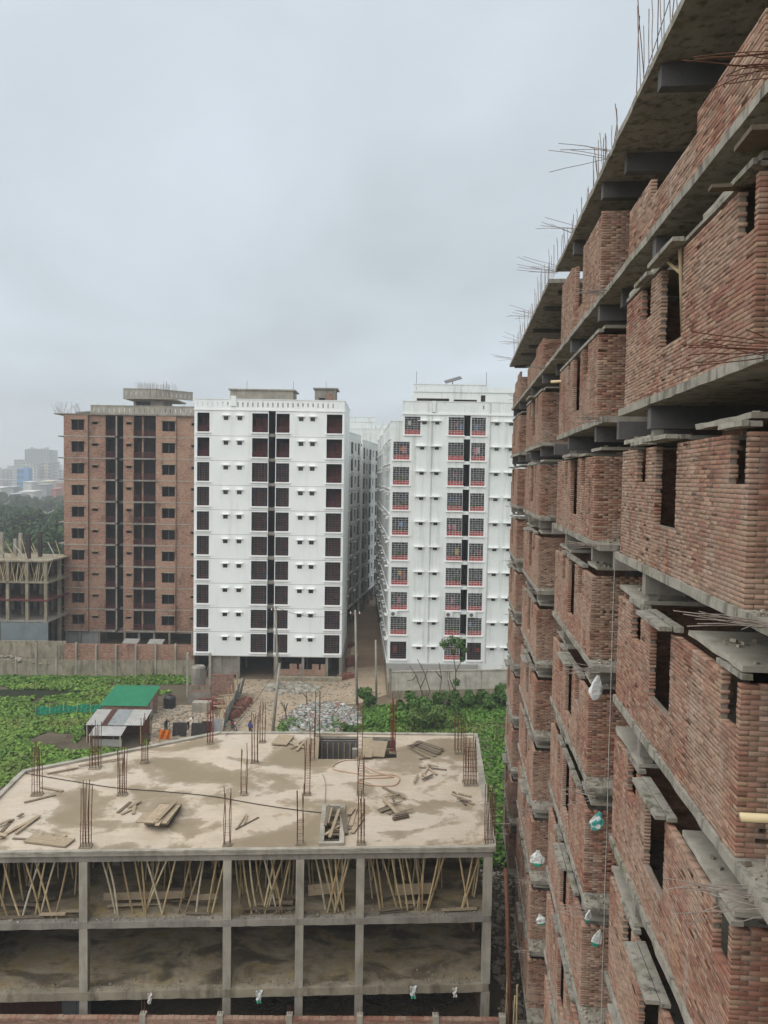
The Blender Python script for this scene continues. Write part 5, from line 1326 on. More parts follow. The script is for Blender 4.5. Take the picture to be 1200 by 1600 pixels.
# --- brick stacks along the fence
def brick_stack(p, nx, ny, nz, lb, ang, seed):
    r2 = random.Random(seed); m = MB()
    for k in range(nz):
        for i in range(nx):
            for j in range(ny):
                if k > nz - 3 and r2.random() < .35: continue
                m.obox((i * .26 - nx * .13 + r2.gauss(0, .015), j * .13 - ny * .065 + r2.gauss(0, .01), .04 + k * .08), .24, .115, .072, Matrix.Rotation(r2.gauss(0, .05), 3, 'Z'))
    o = m.build('brick_stack', M['brick_new']); o.location = p; o.rotation_euler = (0, 0, ang); tag(o, lb, 'bricks')
names = ['nearest', 'second', 'third', 'fourth', 'farthest']
for i in range(5):
    p = G(363 + i * 5.0, 1121 - i * 5.2); brick_stack(p, 6, 8, 9, 'stack of red bricks beside the tin fence, %s from the deck' % names[i], 1.0 + rnd.gauss(0, .1), i)
for i, (pa, lb) in enumerate((((325, 1098), 'loose pile of orange bricks in the left yard'), ((338, 1106), 'small pile of red bricks behind the tin fence'), ((548, 1040), 'tall red brick heap at the mouth of the alley'), ((545, 1010), 'red brick heap deeper along the left of the alley'), ((541, 1060), 'low red brick heap by the corner of the left white block'))):
    p = G(*pa); brick_stack(p, 8, 8, 8 if i != 2 else 16, lb, rnd.random(), 40 + i)
for q in range(6):
    x0_, y0_ = 328 + rnd.uniform(-2, 20), 1090 + rnd.uniform(-4, 18); a = G(x0_, y0_, .7 + q * .06); board(a, a + Vector((rnd.uniform(1.6, 2.8), rnd.uniform(-.4, .6), .02)), .16, .05, M['plank'], 'pale plank thrown on the brick pile behind the tin fence', 'planks on the brick pile', name='plank', cat='plank')
c_ = G(316, 1112); tagged(MB().box(c_.x - 1.0, c_.x + .9, c_.y - .5, c_.y + .5, 0, 1.1), 'block_pile', M['concrete_pale'], 'squared pile of pale blocks in the left yard', 'blocks')

# --- green roofed hut
hut = empty('brick_hut', (-28.6, 77.9, 0)); tag(hut, 'small brick hut with a bright green tin roof on the marsh edge', 'hut')
W_, D_, Hf, Hb = 4.4, 4.3, 1.75, 2.45
m = MB(); m.add([(0, 0, 0), (W_, 0, 0), (W_, D_, 0), (0, D_, 0), (0, 0, Hf), (W_, 0, Hf), (W_, D_, Hb), (0, D_, Hb)], [(0, 1, 5, 4), (1, 2, 6, 5), (2, 3, 7, 6), (3, 0, 4, 7), (4, 5, 6, 7)]); m.build('wall', M['brick_far'], hut)
m = MB(); n = 60; vs = []
for i in range(n + 1):
    x = -.25 + (W_ + .5) * i / n; zc = .025 * math.cos(i * math.pi)
    vs += [(x, -.3, Hf + .04 + zc), (x, D_ + .3, Hb + .12 + zc)]
m.add(vs, [(2 * i, 2 * i + 2, 2 * i + 3, 2 * i + 1) for i in range(n)]); m.build('roof', M['tin_green'], hut)
MB().box(W_ + .004, W_ + .03, 1.6, 2.4, 0, 1.6).build('door', M['tin_pale'], hut)
# --- patched tin shack
sh = empty('tin_shack', (-27.9, 71.0, 0)); tag(sh, 'patched grey tin shack with lean-to roof in front of the green roofed hut', 'hut')
for i, (x0_, x1_, mt) in enumerate(((0, 1.5, 'tin_pale'), (1.45, 2.1, 'tin_rust'), (2.05, 3.6, 'tin'), (3.55, 5.4, 'tin_pale'))):
    m = MB(); n = 18; vs = []
    for t in range(n + 1):
        x = x0_ + (x1_ - x0_) * t / n; zc = .025 * math.cos(t * math.pi) + i * .012
        vs += [(x, .6, 1.75 + zc), (x, 3.6, 2.35 + zc)]
    m.add(vs, [(2 * t, 2 * t + 2, 2 * t + 3, 2 * t + 1) for t in range(n)]); m.build('roof_sheet', M[mt], sh)
m = MB(); n = 40; vs = []
for t in range(n + 1): x = .9 + 3.0 * t / n; vs += [(x, -1.0, 1.3 + .02 * math.cos(t * math.pi)), (x, .75, 1.72 + .02 * math.cos(t * math.pi))]
m.add(vs, [(2 * t, 2 * t + 2, 2 * t + 3, 2 * t + 1) for t in range(n)]); m.build('lean_to_roof', M['tin_pale'], sh)
for x, y, h_ in ((.1, .7, 1.7), (2.6, .7, 1.7), (5.2, .7, 1.7), (.1, 3.5, 2.3), (5.2, 3.5, 2.3), (1.0, -.9, 1.25), (3.8, -.9, 1.25)): MB().tube([(x, y, 0), (x, y, h_)], .06, 6).build('post', M['bamboo'], sh)
MB().box(.1, 5.2, 3.4, 3.46, 0, 2.25).build('rear_wall', M['tin_rust'], sh); MB().box(.12, .17, .8, 3.4, .1, 1.75).build('side_wall', M['tin'], sh); MB().box(1.0, 3.8, -.5, -.45, .1, .8).build('front_board', M['tin_pale'], sh)
m = MB(); vs = []
for i in range(7):
    for k in range(5): vs.append((-.2 - .06 * math.sin(k * 1.4), .9 + i * .2, 1.7 - k * .33 + .05 * math.sin(i * 2)))
m.add(vs, [(5 * i + k, 5 * i + 5 + k, 5 * i + 6 + k, 5 * i + 1 + k) for i in range(6) for k in range(4)]); m.build('tarpaulin', M['cloth_blue'], sh)
# --- black water tank
tk = empty('water_tank', G(265, 1106)); tag(tk, 'black ribbed plastic water tank beside the green roofed hut', 'water tank')
pts = []; rs = []
for z, r_ in ((0, .62), (.05, .66), (.3, .66), (.33, .63), (.38, .66), (.7, .66), (.73, .63), (.78, .66), (1.1, .66), (1.25, .58), (1.42, .25)): pts.append((0, 0, z)); rs.append(r_)
MB().tube(pts, rs, 20).build('drum', M['tank'], tk); MB().tube([(0, 0, 1.42), (0, 0, 1.5)], .24, 14).build('lid', M['tank'], tk)
# --- green net along the marsh
m = MB(); n = 22; vs = []
a, b = G(55, 1122), G(162, 1116)
for i in range(n + 1):
    p = a.lerp(b, i / n)
    for k in range(4): vs.append((p.x, p.y + .08 * math.sin(i * 1.9 + k), .15 + k * .33 + .1 * math.sin(i * .9)))
m.add(vs, [(4 * i + k, 4 * i + 4 + k, 4 * i + 5 + k, 4 * i + 1 + k) for i in range(n) for k in range(3)]); net = m.build('green_net', M['net']); tag(net, 'low green net fence sagging across the marsh', 'net')
for i in range(6): MB().tube([a.lerp(b, i / 5), a.lerp(b, i / 5) + Vector((.1, 0, 1.5))], .04, 5).build('stake', M['bamboo'], net)
# bamboo stakes at the tarred left of the marsh
for i, (pa, pb, lb) in enumerate((((22, 1145), (34, 1120), 'leaning bamboo stake at the left edge of the marsh'), ((103, 1152), (110, 1122), 'thin bamboo stake standing in the marsh'), ((222, 1080), (232, 1040), 'thin bent stick rising behind the green roofed hut'), ((226, 1098), (224, 1072), 'short stick on the green roofed hut corner'))):
    a = G(*pa); thing_tube('stake', [a, A(pb[0], pb[1], a.y)], .045, M['bamboo'], lb, 'stake', 6)
# orange cloth, clutter
m = MB(); c_ = G(257, 1157); vs = []
for i in range(9):
    for k in range(5): vs.append((c_.x - .55 + i * .14, c_.y + .12 * math.sin(i * 1.6 + k), 1.05 - k * .24 + .05 * math.sin(i)))
m.add(vs, [(5 * i + k, 5 * i + 5 + k, 5 * i + 6 + k, 5 * i + 1 + k) for i in range(8) for k in range(4)]); tagged(m, 'orange_sheet', M['cloth_orange'], 'orange cloth hung up in the yard near the tin shack', 'cloth')
yard = [G(*p) for p in ((240, 1105), (330, 1100), (345, 1145), (330, 1165), (235, 1165))]
def in_poly(poly):
    xs = [p.x for p in poly]; ys = [p.y for p in poly]
    def g(r):
        while True:
            x, y = r.uniform(min(xs), max(xs)), r.uniform(min(ys), max(ys))
            if point_in(poly, x, y): return (x, y, .05)
    return g
gravel('debris', 'scattered rubble and scraps over the left work yard', in_poly(yard), 900, .14, M['rubble'], 31, 'debris')
sheet('yard', yard, .048, M['road'])
gravel('debris', 'broken pale slabs along the plinth of the left white block', in_poly([G(*p) for p in ((415, 1072), (470, 1068), (500, 1072), (500, 1082), (440, 1086), (415, 1080))]), 160, .38, M['concrete_pale'], 33, 'rubble')
gravel('gravel', 'loose stones over the dirt road', in_poly([G(*p) for p in ((352, 1062), (540, 1062), (600, 1086), (440, 1125), (425, 1200), (330, 1200), (350, 1100))]), 1500, .10, M['rubble'], 34, 'gravel')
gravel('debris', 'dusty debris down the dark gap beside the brick tower', in_poly([Vector((5.6, 30)), Vector((7.2, 30)), Vector((9.5, 52)), Vector((6.4, 50))]), 700, .13, M['rubble'], 35, 'debris')

# --- rubbish heap by the road
hp = [G(*p) for p in ((444, 1124), (470, 1103), (520, 1098), (552, 1106), (568, 1122), (560, 1150), (480, 1160), (436, 1156))]
cxh = sum(p.x for p in hp) / len(hp); cyh = sum(p.y for p in hp) / len(hp)
def heap_pt(r):
    while True:
        x, y = r.uniform(min(p.x for p in hp), max(p.x for p in hp)), r.uniform(min(p.y for p in hp), max(p.y for p in hp))
        if point_in(hp, x, y): break
    e = 1 - min(1, math.hypot((x - cxh) / 6.5, (y - cyh) / 7)); return (x, y, max(.02, .7 * e + .25 * mnoise.noise((x * .7, y * .7, 3)) + r.uniform(-.05, .12)))
gravel('rubbish_heap', 'heap of white plastic rubbish beside the dirt road behind the deck', heap_pt, 4600, .125, M['rubbish'], 50, 'rubbish')
m = MB(); n = 22; vs = []
for i in range(n + 1):
    for k in range(n + 1):
        x = min(p.x for p in hp) + (max(p.x for p in hp) - min(p.x for p in hp)) * i / n; y = min(p.y for p in hp) + (max(p.y for p in hp) - min(p.y for p in hp)) * k / n
        e = 1 - min(1, math.hypot((x - cxh) / 6.5, (y - cyh) / 7)); vs.append((x, y, -.15 + .7 * e + .25 * mnoise.noise((x * .7, y * .7, 3)) if point_in(hp, x, y) else -.3))
m.add(vs, [(i * (n + 1) + k, (i + 1) * (n + 1) + k, (i + 1) * (n + 1) + k + 1, i * (n + 1) + k + 1) for i in range(n) for k in range(n)]); mound = m.build('mound', M['soil']); tag(mound, kind='structure')

# --- poles and cables
def pole(base_px, top_px, r0, r1, label, arms=True):
    a = G(*base_px); b = A(top_px[0], top_px[1], a.y); o = empty('utility_pole', a); tag(o, label, 'pole'); q = b - a
    MB().tube([(0, 0, -.1), tuple(q * .5), tuple(q)], [r0, (r0 + r1) / 2, r1], 10).build('shaft', M['pole'], o, True)
    if arms:
        MB().box(q.x - .6, q.x + .6, q.y - .05, q.y + .05, q.z - .5, q.z - .4).build('cross_arm', M['rust'], o)
        for s_ in (-.5, 0, .5): MB().tube([(q.x + s_, q.y, q.z - .39), (q.x + s_, q.y, q.z - .2)], [.06, .035], 8).build('insulator', M['white_trim'], o)
    return b
t1 = pole((426, 1144), (437, 1036), .17, .12, 'leaning concrete pole rising behind the middle of the deck', False)
t2 = pole((434, 1080), (431, 948), .17, .10, 'tall utility pole in front of the left white block')
t3 = pole((558, 1102), (555, 953), .16, .10, 'utility pole left of the alley mouth')
t4 = pole((588, 1092), (587, 1000), .15, .10, 'shorter utility pole right of the alley mouth', False)
def cable(p, q, sag, label):
    m = MB(); m.tube([p.lerp(q, i / 14) - Vector((0, 0, sag * 4 * (i / 14) * (1 - i / 14))) for i in range(15)], .022, 4); tagged(m, 'overhead_cable', M['cable'], label, 'cable')
cable(t1, t2, .5, 'cable from the leaning pole up to the tall utility pole'); cable(t2, t3, 1.0, 'cable between the two tall utility poles'); cable(t3, A(572, 930, 150), .8, 'cable running from the alley pole back into the alley')
cable(t1, G(352, 1150, 9.2), .4, 'cable sloping from the leaning pole down to the deck')

# --- plants
def bush(px, base_y, w, h, mt, label, seed, n=1300, size=.30, group=None, name='bush'):
    c_ = G(px, base_y); r2 = random.Random(seed); o = empty(name, c_); tag(o, label, 'bush', group); lob = []
    for i in range(9):
        r_ = w * r2.uniform(.2, .36); lob.append(((r2.uniform(-.38, .38) * w, r2.uniform(-.3, .3) * w, h * r2.uniform(.25, .82)), r_ * min(1, h / w * 1.1)))
    link('crown', crown_mesh('crown', mt, lob, n, size, seed), o)
    for i in range(3): MB().tube([(0, 0, 0), (r2.uniform(-.3, .3) * w, r2.uniform(-.2, .2) * w, h * .6)], [.05, .02], 5).build('trunk', M['bark'], o)
bush(575, 1106, 1.7, 2.6, M['bush'], 'dark upright bush at the alley mouth beside the utility pole', 1, 1600, .18)
bush(645, 1112, 4.0, 1.9, M['bush'], 'dark green bush at the foot of the plaster wall, left end', 2, 2600)
bush(668, 1141, 4.2, 2.2, M['bush_light'], 'broad yellow green bush just behind the deck', 3, 3600, .24)
bush(700, 1108, 3.4, 1.8, M['bush'], 'rounded dark bush under the leafy tree by the plaster wall', 4, 2200)
bush(745, 1106, 3.6, 1.7, M['bush'], 'dark bush along the plaster wall near the brick tower', 5, 2300)
bush(788, 1104, 3.2, 2.6, M['bush'], 'tall dark bush touching the brick tower edge', 6, 2300)
bush(620, 1130, 2.6, 1.6, M['grass'], 'low green clump between rubbish heap and bushes', 7, 1300)
bush(545, 1149, 1.8, 1.2, M['bush'], 'small dark weed clump in front of the rubbish heap', 8, 900, .16)
bush(232, 1052, 2.2, 2.3, M['bush'], 'small bush growing over the brick tier of the grey wall', 9, 900, .25)
def bare_tree(px, base_y, pts_px, label, seed, leaves=None):
    c_ = G(px, base_y); o = empty('tree', c_); tag(o, label, 'tree'); m = MB()
    for br in pts_px:
        P = [A(x, y, c_.y + rnd.uniform(-.3, .3)) - c_ for x, y in br]; n_ = len(P); m.tube(P, [max(.02, .075 * (1 - .7 * i / n_)) for i in range(n_)], 5)
    m.build('trunk', M['bark'], o)
    if leaves:
        lob = [(tuple(A(x, y, c_.y) - c_), r_) for x, y, r_ in leaves]; link('crown', crown_mesh('crown', M['bush'], lob, 1500, .16, seed, .6), o)
bare_tree(664, 1100, [[(664, 1100), (657, 1075), (650, 1055), (640, 1040)], [(657, 1075), (664, 1060), (668, 1046)], [(650, 1055), (646, 1062), (636, 1064)], [(664, 1100), (672, 1080), (662, 1048), (652, 1030)]], 'thin leafless forked tree against the plaster wall', 11)
bare_tree(697, 1128, [[(697, 1128), (696, 1100), (687, 1080), (690, 1060), (686, 1035)], [(696, 1100), (703, 1080), (700, 1062)], [(690, 1060), (680, 1048)]], 'slender crooked leafless tree between the two others', 12)
bare_tree(714, 1120, [[(714, 1120), (711, 1080), (712, 1050), (708, 1020), (700, 1005)], [(712, 1050), (722, 1030), (726, 1015)], [(711, 1080), (703, 1062), (702, 1050)], [(708, 1020), (716, 1005)]], 'slender tree wrapped in creeper with feathery leaves before the right white block', 13,
          [(713, 1104, .55), (711, 1085, .5), (713, 1066, .4), (694, 1006, .5), (706, 1000, .5), (718, 1004, .6), (726, 1016, .35), (722, 1030, .3), (708, 1018, .3)])
bare_tree(448, 1128, [[(448, 1128), (446, 1110), (444, 1100)], [(446, 1112), (442, 1102), (439, 1098)], [(446, 1110), (449, 1099)]], 'lopped tree stump with short branches beside the leaning pole', 14)
bare_tree(480, 1106, [[(480, 1106), (479, 1088), (478, 1080)], [(479, 1090), (474, 1084)]], 'little bare sapling behind the rubbish heap', 15)

hut_poly = [Vector((-28.8, 70)), Vector((-22.4, 70)), Vector((-22.4, 83)), Vector((-28.8, 83))]
marsh_poly = gp((-40, 1057), (296, 1057), (308, 1072), (236, 1090), (228, 1170), (200, 1230), (-120, 1230))
ponds = [gp((-40, 1079), (85, 1078), (140, 1084), (130, 1089), (60, 1090), (-40, 1096))]
ground_cover('water_hyacinth', 'bright green water hyacinth spread over the marsh at left', marsh_poly, 30000, .30, .55, M['hyacinth'], 3, [hut_poly] + ponds, -.22, .16, 'water plants')
ground_cover('grass', 'rank green grass on the plot behind the deck', gp((566, 1106), (800, 1096), (900, 1096), (900, 1360), (745, 1360), (742, 1180), (560, 1150)), 26000, .24, .5, M['grass'], 5, [], -.6, .3, 'grass', .8)
ground_cover('weeds', 'tangled weeds creeping over the front of the rubbish heap', gp((430, 1136), (480, 1130), (540, 1124), (580, 1112), (590, 1150), (430, 1156)), 1500, .22, .9, M['grass'], 8, [], -.1, .5, 'weeds', .9)
ground_cover('grass', 'strip of grass at the foot of the grey boundary wall', gp((-40, 1058), (296, 1059), (300, 1070), (-40, 1070)), 5000, .28, .4, M['grass'], 6, [], -.4, .3, 'grass', .8)

# --- timber, panels, hose and cable on the deck
def dpl(x0, y0, x1, y1, w, lay, label, group, t=.04, mt='plank', z1=None):
    z = DZ + .03 + lay * .045; a = G(x0, y0, z); b = G(x1, y1, z if z1 is None else DZ + z1); return board(a, b, w, t, M[mt], label, group, name='plank', cat='plank')
def pile(items, label, group, mt='plank'):
    for i, it in enumerate(items): dpl(*it[:4], it[4] if len(it) > 4 else .16, it[5] if len(it) > 5 else i * .5, label, group, mt=mt if i % 4 else 'plank_dark')
pile([(2, 1300, 20, 1280), (0, 1310, 30, 1290), (5, 1305, 60, 1275), (24, 1302, 62, 1274), (28, 1276, 36, 1271), (-6, 1290, 18, 1280), (-10, 1300, 10, 1306)], 'loose plank in the scatter at the left edge of the deck', 'planks at the left edge of the deck')
dpl(45, 1309, 110, 1317, .75, 1, 'broad pale board lying flat near the front left of the deck', None, .06)
pile([(20, 1310, 75, 1313, .12, 0), (58, 1305, 66, 1302, .14, 0), (75, 1307, 84, 1304, .14, 0), (94, 1310, 104, 1305, .14, 0)], 'short batten under the broad pale board', 'battens under the broad board')
pile([(184, 1270, 204, 1253), (190, 1272, 210, 1262), (208, 1271, 211, 1254), (200, 1262, 220, 1251)], 'short plank in the small group left of the board stack', 'planks left of the board stack')
for i in range(9): dpl(244 + rnd.uniform(-3, 3), 1291 - i * .6 + rnd.uniform(-1, 1), 266 + rnd.uniform(-2, 2), 1257 + rnd.uniform(-1, 1), 1.05, i, 'board in the tall stack on the left half of the deck', 'boards in the tall stack', .035, 'plank' if i in (8, 3) else 'plank_dark')
for i, (x0_, x1_) in enumerate(((245, 240), (243, 247), (247, 252))): dpl(x0_, 1290 - i * 5, x1_ + 22, 1262 - i * 5, .2, 9 + i, 'narrow plank on top of the tall board stack', 'planks on the tall stack')
dpl(224, 1285, 236, 1270, .75, 0, 'square panel lying just left of the tall board stack', None)
pile([(368, 1296, 404, 1277, .07), (370, 1294, 385, 1272, .07), (382, 1286, 386, 1273, .07)], 'thin stick on the middle of the deck', 'sticks mid deck')
pile([(38, 1254, 87, 1242, .16), (64, 1230, 98, 1236, .16), (74, 1208, 122, 1199, .14), (122, 1196, 194, 1184, .14)], 'single long plank along the left rim of the deck', 'planks along the left rim')
dpl(436, 1163, 448, 1149, 1.0, 2, 'pale square panel at the back edge of the deck, left of the stair well', None, .08)
pile([(455, 1170, 472, 1162), (460, 1166, 470, 1158), (452, 1160, 475, 1168), (464, 1172, 474, 1160)], 'loose plank left of the stair well', 'planks left of the stair well')
dpl(573, 1183, 574, 1153, .65, 3, 'upright pale panel laid across the right stair opening', None, .05, z1=.25); dpl(586, 1182, 592, 1158, 1.1, 2, 'tilted pale panel over the right stair opening', None, .05, z1=.3)
pile([(640, 1164, 680, 1182, .25, 0), (646, 1162, 686, 1178, .25, 1), (650, 1160, 688, 1175, .25, 2), (642, 1170, 668, 1185, .16, 0), (652, 1158, 690, 1170, .3, 3), (636, 1166, 662, 1160, .12, 3), (655, 1186, 672, 1184, .14, 0), (676, 1166, 692, 1172, .3, 2)], 'plank in the dark pile at the back right of the deck', 'planks at the back right', 'plank_dark')
pile([(655, 1199, 698, 1203, .14), (660, 1212, 672, 1194, .14), (664, 1196, 682, 1210, .14), (660, 1208, 668, 1216, .14), (660, 1218, 676, 1210, .14), (647, 1222, 653, 1210, .12), (668, 1194, 684, 1198, .14)], 'crossed plank in the star shaped group on the right of the deck', 'crossed planks on the right')
pile([(598, 1230, 632, 1248, .16, 0), (598, 1246, 622, 1272, .18, 3), (600, 1246, 625, 1240, .08, 2), (602, 1258, 628, 1252, .08, 2), (612, 1244, 618, 1256, .08, 2), (625, 1268, 645, 1263, .1, 3)], 'pale batten of the wooden tray right of centre on the deck', 'battens of the wooden tray')
pile([(592, 1266, 606, 1260, .2, 0), (594, 1268, 610, 1262, .2, 1), (606, 1272, 616, 1268, .2, 0), (614, 1281, 638, 1276, .22, 0), (614, 1279, 638, 1274, .22, 1.5), (615, 1276, 637, 1271, .22, 3), (616, 1273, 636, 1269, .22, 4)], 'dark short plank stacked beside the wooden tray', 'dark planks beside the tray', 'plank_dark')
pile([(708, 1237, 728, 1258, .13), (706, 1240, 720, 1246, .13), (716, 1239, 736, 1244, .13), (722, 1246, 740, 1256, .13), (714, 1248, 736, 1252, .13)], 'small plank in the cluster near the right edge of the deck', 'planks near the right edge')
pile([(545, 1296, 552, 1265, .2), (548, 1290, 556, 1262, .18), (550, 1301, 566, 1278, .2), (556, 1286, 566, 1268, .16), (541, 1302, 534, 1262, .22), (545, 1272, 552, 1262, .25)], 'plank in the pile just right of the front shaft opening', 'planks right of the shaft')
pile([(508, 1290, 514, 1258, .13, 5), (515, 1308, 530, 1264, .14, 6), (508, 1304, 530, 1290, .14, 3), (512, 1286, 518, 1262, .12, 4)], 'stick lying across the front shaft opening', 'sticks over the shaft')
hz = DZ + .03
def deck_line(name, px, r, mt, label, cat, closed=False):
    P = [G(x, y, hz + rnd.uniform(0, .02)) for x, y in px]; out = []
    for i in range(len(P) - 1):
        p_, q_ = P[max(i - 1, 0)], P[min(i + 2, len(P) - 1)]
        for s_ in range(6):
            t = s_ / 6; out.append(.5 * ((2 * P[i]) + (P[i + 1] - p_) * t + (2 * p_ - 5 * P[i] + 4 * P[i + 1] - q_) * t * t + (3 * P[i] - p_ - 3 * P[i + 1] + q_) * t ** 3))
    out.append(P[-1]); tagged(MB().tube(out, r, 5), name, mt, label, cat)
deck_line('hose', [(560, 1187), (540, 1188), (525, 1193), (519, 1200), (530, 1204), (555, 1208), (575, 1212), (612, 1210), (624, 1216), (618, 1226), (600, 1228), (575, 1226), (560, 1220), (575, 1216), (600, 1215), (615, 1214), (605, 1211), (585, 1205), (568, 1196)], .03, M['hose'], 'pinkish hose looped on the deck behind the middle columns', 'hose')
deck_line('cable', [(40, 1208), (110, 1220), (182, 1231), (260, 1237), (330, 1244), (400, 1256), (460, 1265), (504, 1270)], .022, M['cable'], 'dark cable lying across the whole deck', 'cable')
deck_line('cable', [(498, 1320), (503, 1290), (508, 1245), (508, 1222), (504, 1210)], .02, M['rust_pale'], 'thin pale cable leading from the shaft opening to the back', 'cable')
# pole and boards down the gap between deck and tower
a = Vector((6.05, 33.0, 0)); thing_tube('steel_pole', [a, a + Vector((-.35, .6, 8.2))], .09, M['rust'], 'dark pole leaning in the gap beside the right corner of the deck', 'pole')
for i in range(5):
    a = Vector((5.75 + rnd.uniform(-.1, .5), 33 + rnd.uniform(-1, 3), .1)); thing_tube('bamboo_prop', [a, a + Vector((rnd.uniform(-.3, .1), rnd.uniform(-.3, .6), rnd.uniform(2, 4.5)))], .04, M['bamboo'], 'bamboo pole leaning on the right end of the foreground frame', 'pole', 6, 'bamboo poles in the gap')

# ------------------------------------------------------------------ people (tiny, in the yard)
def person(loc, rz, shirt, legs, label, bend=0.0, arms='down', sc=1.0, bare=False):
    me = bpy.data.meshes.new('person'); o = bpy.data.objects.new('person', me); COL.objects.link(o)
    def up(z, f=0.0): # bend forward about the hips
        if z <= .95: return (0, z)
        return (-math.sin(bend) * (z - .95), .95 + math.cos(bend) * (z - .95))
    V = []; R_ = []; E = []
    def v(x, y, z, r): V.append((x, y, z)); R_.append(r); return len(V) - 1
    def bz(x, z, r, dy=0): y_, z_ = up(z); return v(x, y_ + dy, z_, r)
    pel = bz(0, .96, .13); ch = bz(0, 1.2, .14); sh_ = bz(0, 1.40, .12); nk = bz(0, 1.50, .05); hd = bz(0, 1.60, .085); ht = bz(0, 1.70, .07)
    E += [(pel, ch), (ch, sh_), (sh_, nk), (nk, hd), (hd, ht)]
    for s_ in (-1, 1):
        hp_ = v(s_ * .10, 0, .90, .09); kn = v(s_ * .12, -.03, .50, .062); an = v(s_ * .12, .02, .09, .042); ft = v(s_ * .13, -.15, .035, .035); E += [(pel, hp_), (hp_, kn), (kn, an), (an, ft)]
        sx = bz(s_ * .19, 1.38, .055); y_, z_ = up(1.38)
        if arms == 'down': el = v(s_ * .25, y_ + .02, z_ - .28, .042); wr = v(s_ * .26, y_ - .08, z_ - .52, .03); hn = v(s_ * .26, y_ - .11, z_ - .62, .034)
        else: el = v(s_ * .24, y_ - .18, z_ - .22, .042); wr = v(s_ * .16, y_ - .36, z_ - .30, .03); hn = v(s_ * .13, y_ - .44, z_ - .32, .034)
        E += [(sh_, sx), (sx, el), (el, wr), (wr, hn)]
    me.from_pydata(V, E, []); sk = o.modifiers.new('skin', 'SKIN'); ss = o.modifiers.new('sub', 'SUBSURF'); ss.levels = 1; ss.render_levels = 1
    for i, sv in enumerate(me.skin_vertices[0].data): sv.radius = (R_[i], R_[i] * (.8 if i in (0, 1, 2) else 1)); sv.use_root = i == 0
    dg = bpy.context.evaluated_depsgraph_get(); m2 = bpy.data.meshes.new_from_object(o.evaluated_get(dg)); o.modifiers.clear(); o.data = m2
    for mt in (M[shirt], M[legs], M['skin'], M['hair']): m2.materials.append(mt)
    hy, hz_ = up(1.62)
    for p in m2.polygons:
        c_ = p.center; dh = (Vector((0, hy, hz_)) - c_).length
        if dh < .15: p.material_index = 3 if (c_.z > hz_ + .02 or c_.y > hy + .03) else 2
        elif abs(c_.x) > .205 and c_.z > .6: p.material_index = 2 if (c_ - Vector((0, *up(1.38)))).length > .42 else 0
        elif c_.z < .93: p.material_index = 1 if c_.z > .1 else 2
        else: p.material_index = 0
        p.use_smooth = True
    o.location = loc; o.rotation_euler = (0, 0, rz); o.scale = (sc,) * 3; return tag(o, label, 'person')
person(G(391, 1152), 2.6, 'cloth_blue', 'cloth_dark', 'person in a blue shirt walking on the dirt road behind the deck')
person(G(259, 1148), .8, 'cloth_dark', 'cloth_dark', 'person in dark clothes standing in the yard by the orange cloth', .3, 'fwd')
person(G(294, 1141), 1.5, 'cloth_white', 'cloth_dark', 'person in a white shirt bending over in the yard', .95, 'fwd')
person((.72 + 10.5, WY + .45, Z0r - PZr * 5 + .02), 0, 'cloth_dark', 'cloth_dark', 'person in dark clothes standing behind a grilled balcony of the right white block')

# --- parked motorcycle on the road
mc = empty('motorcycle', G(365, 1141), .5); tag(mc, 'dark motorcycle parked at the end of the brick stacks', 'motorcycle')
for y in (-.62, .62):
    m = MB(); n, k_ = 18, 6
    vs = []; fs = []
    for i in range(n):
        a_ = 2 * math.pi * i / n
        for j in range(k_): b_ = 2 * math.pi * j / k_; vs.append((.045 * math.sin(b_), y + (.27 + .05 * math.cos(b_)) * math.cos(a_), .32 + (.27 + .05 * math.cos(b_)) * math.sin(a_)))
    for i in range(n):
        for j in range(k_): fs.append((i * k_ + j, ((i + 1) % n) * k_ + j, ((i + 1) % n) * k_ + (j + 1) % k_, i * k_ + (j + 1) % k_))
    m.add(vs, fs); w = m.build('wheel', M['tank'], mc); m = MB()
    for i in range(8): a_ = math.pi * i / 8; m.tube([(0, y - .26 * math.cos(a_), .32 - .26 * math.sin(a_)), (0, y + .26 * math.cos(a_), .32 + .26 * math.sin(a_))], .01, 3)
    m.build('spokes', M['grille_pale'], w)
MB().tube([(0, .45, .55), (0, .1, .72), (0, -.25, .8), (0, -.45, .72)], [.08, .14, .17, .08], 10).build('fuel_tank', M['cloth_red'], mc); MB().tube([(0, .75, .8), (0, .2, .78)], [.1, .13], 8).build('seat', M['tank'], mc)
MB().box(-.12, .12, -.2, .25, .28, .58).build('engine', M['grille'], mc); MB().tube([(0, -.62, .32), (0, -.42, .95)], .03, 6).build('fork', M['grille_pale'], mc); MB().tube([(-.36, -.3, 1.0), (0, -.42, .96), (.36, -.3, 1.0)], .02, 6).build('handlebar', M['grille'], mc); MB().tube([(0, -.5, .85), (0, -.6, .84)], [.1, .09], 10).build('headlight', M['grille_pale'], mc)

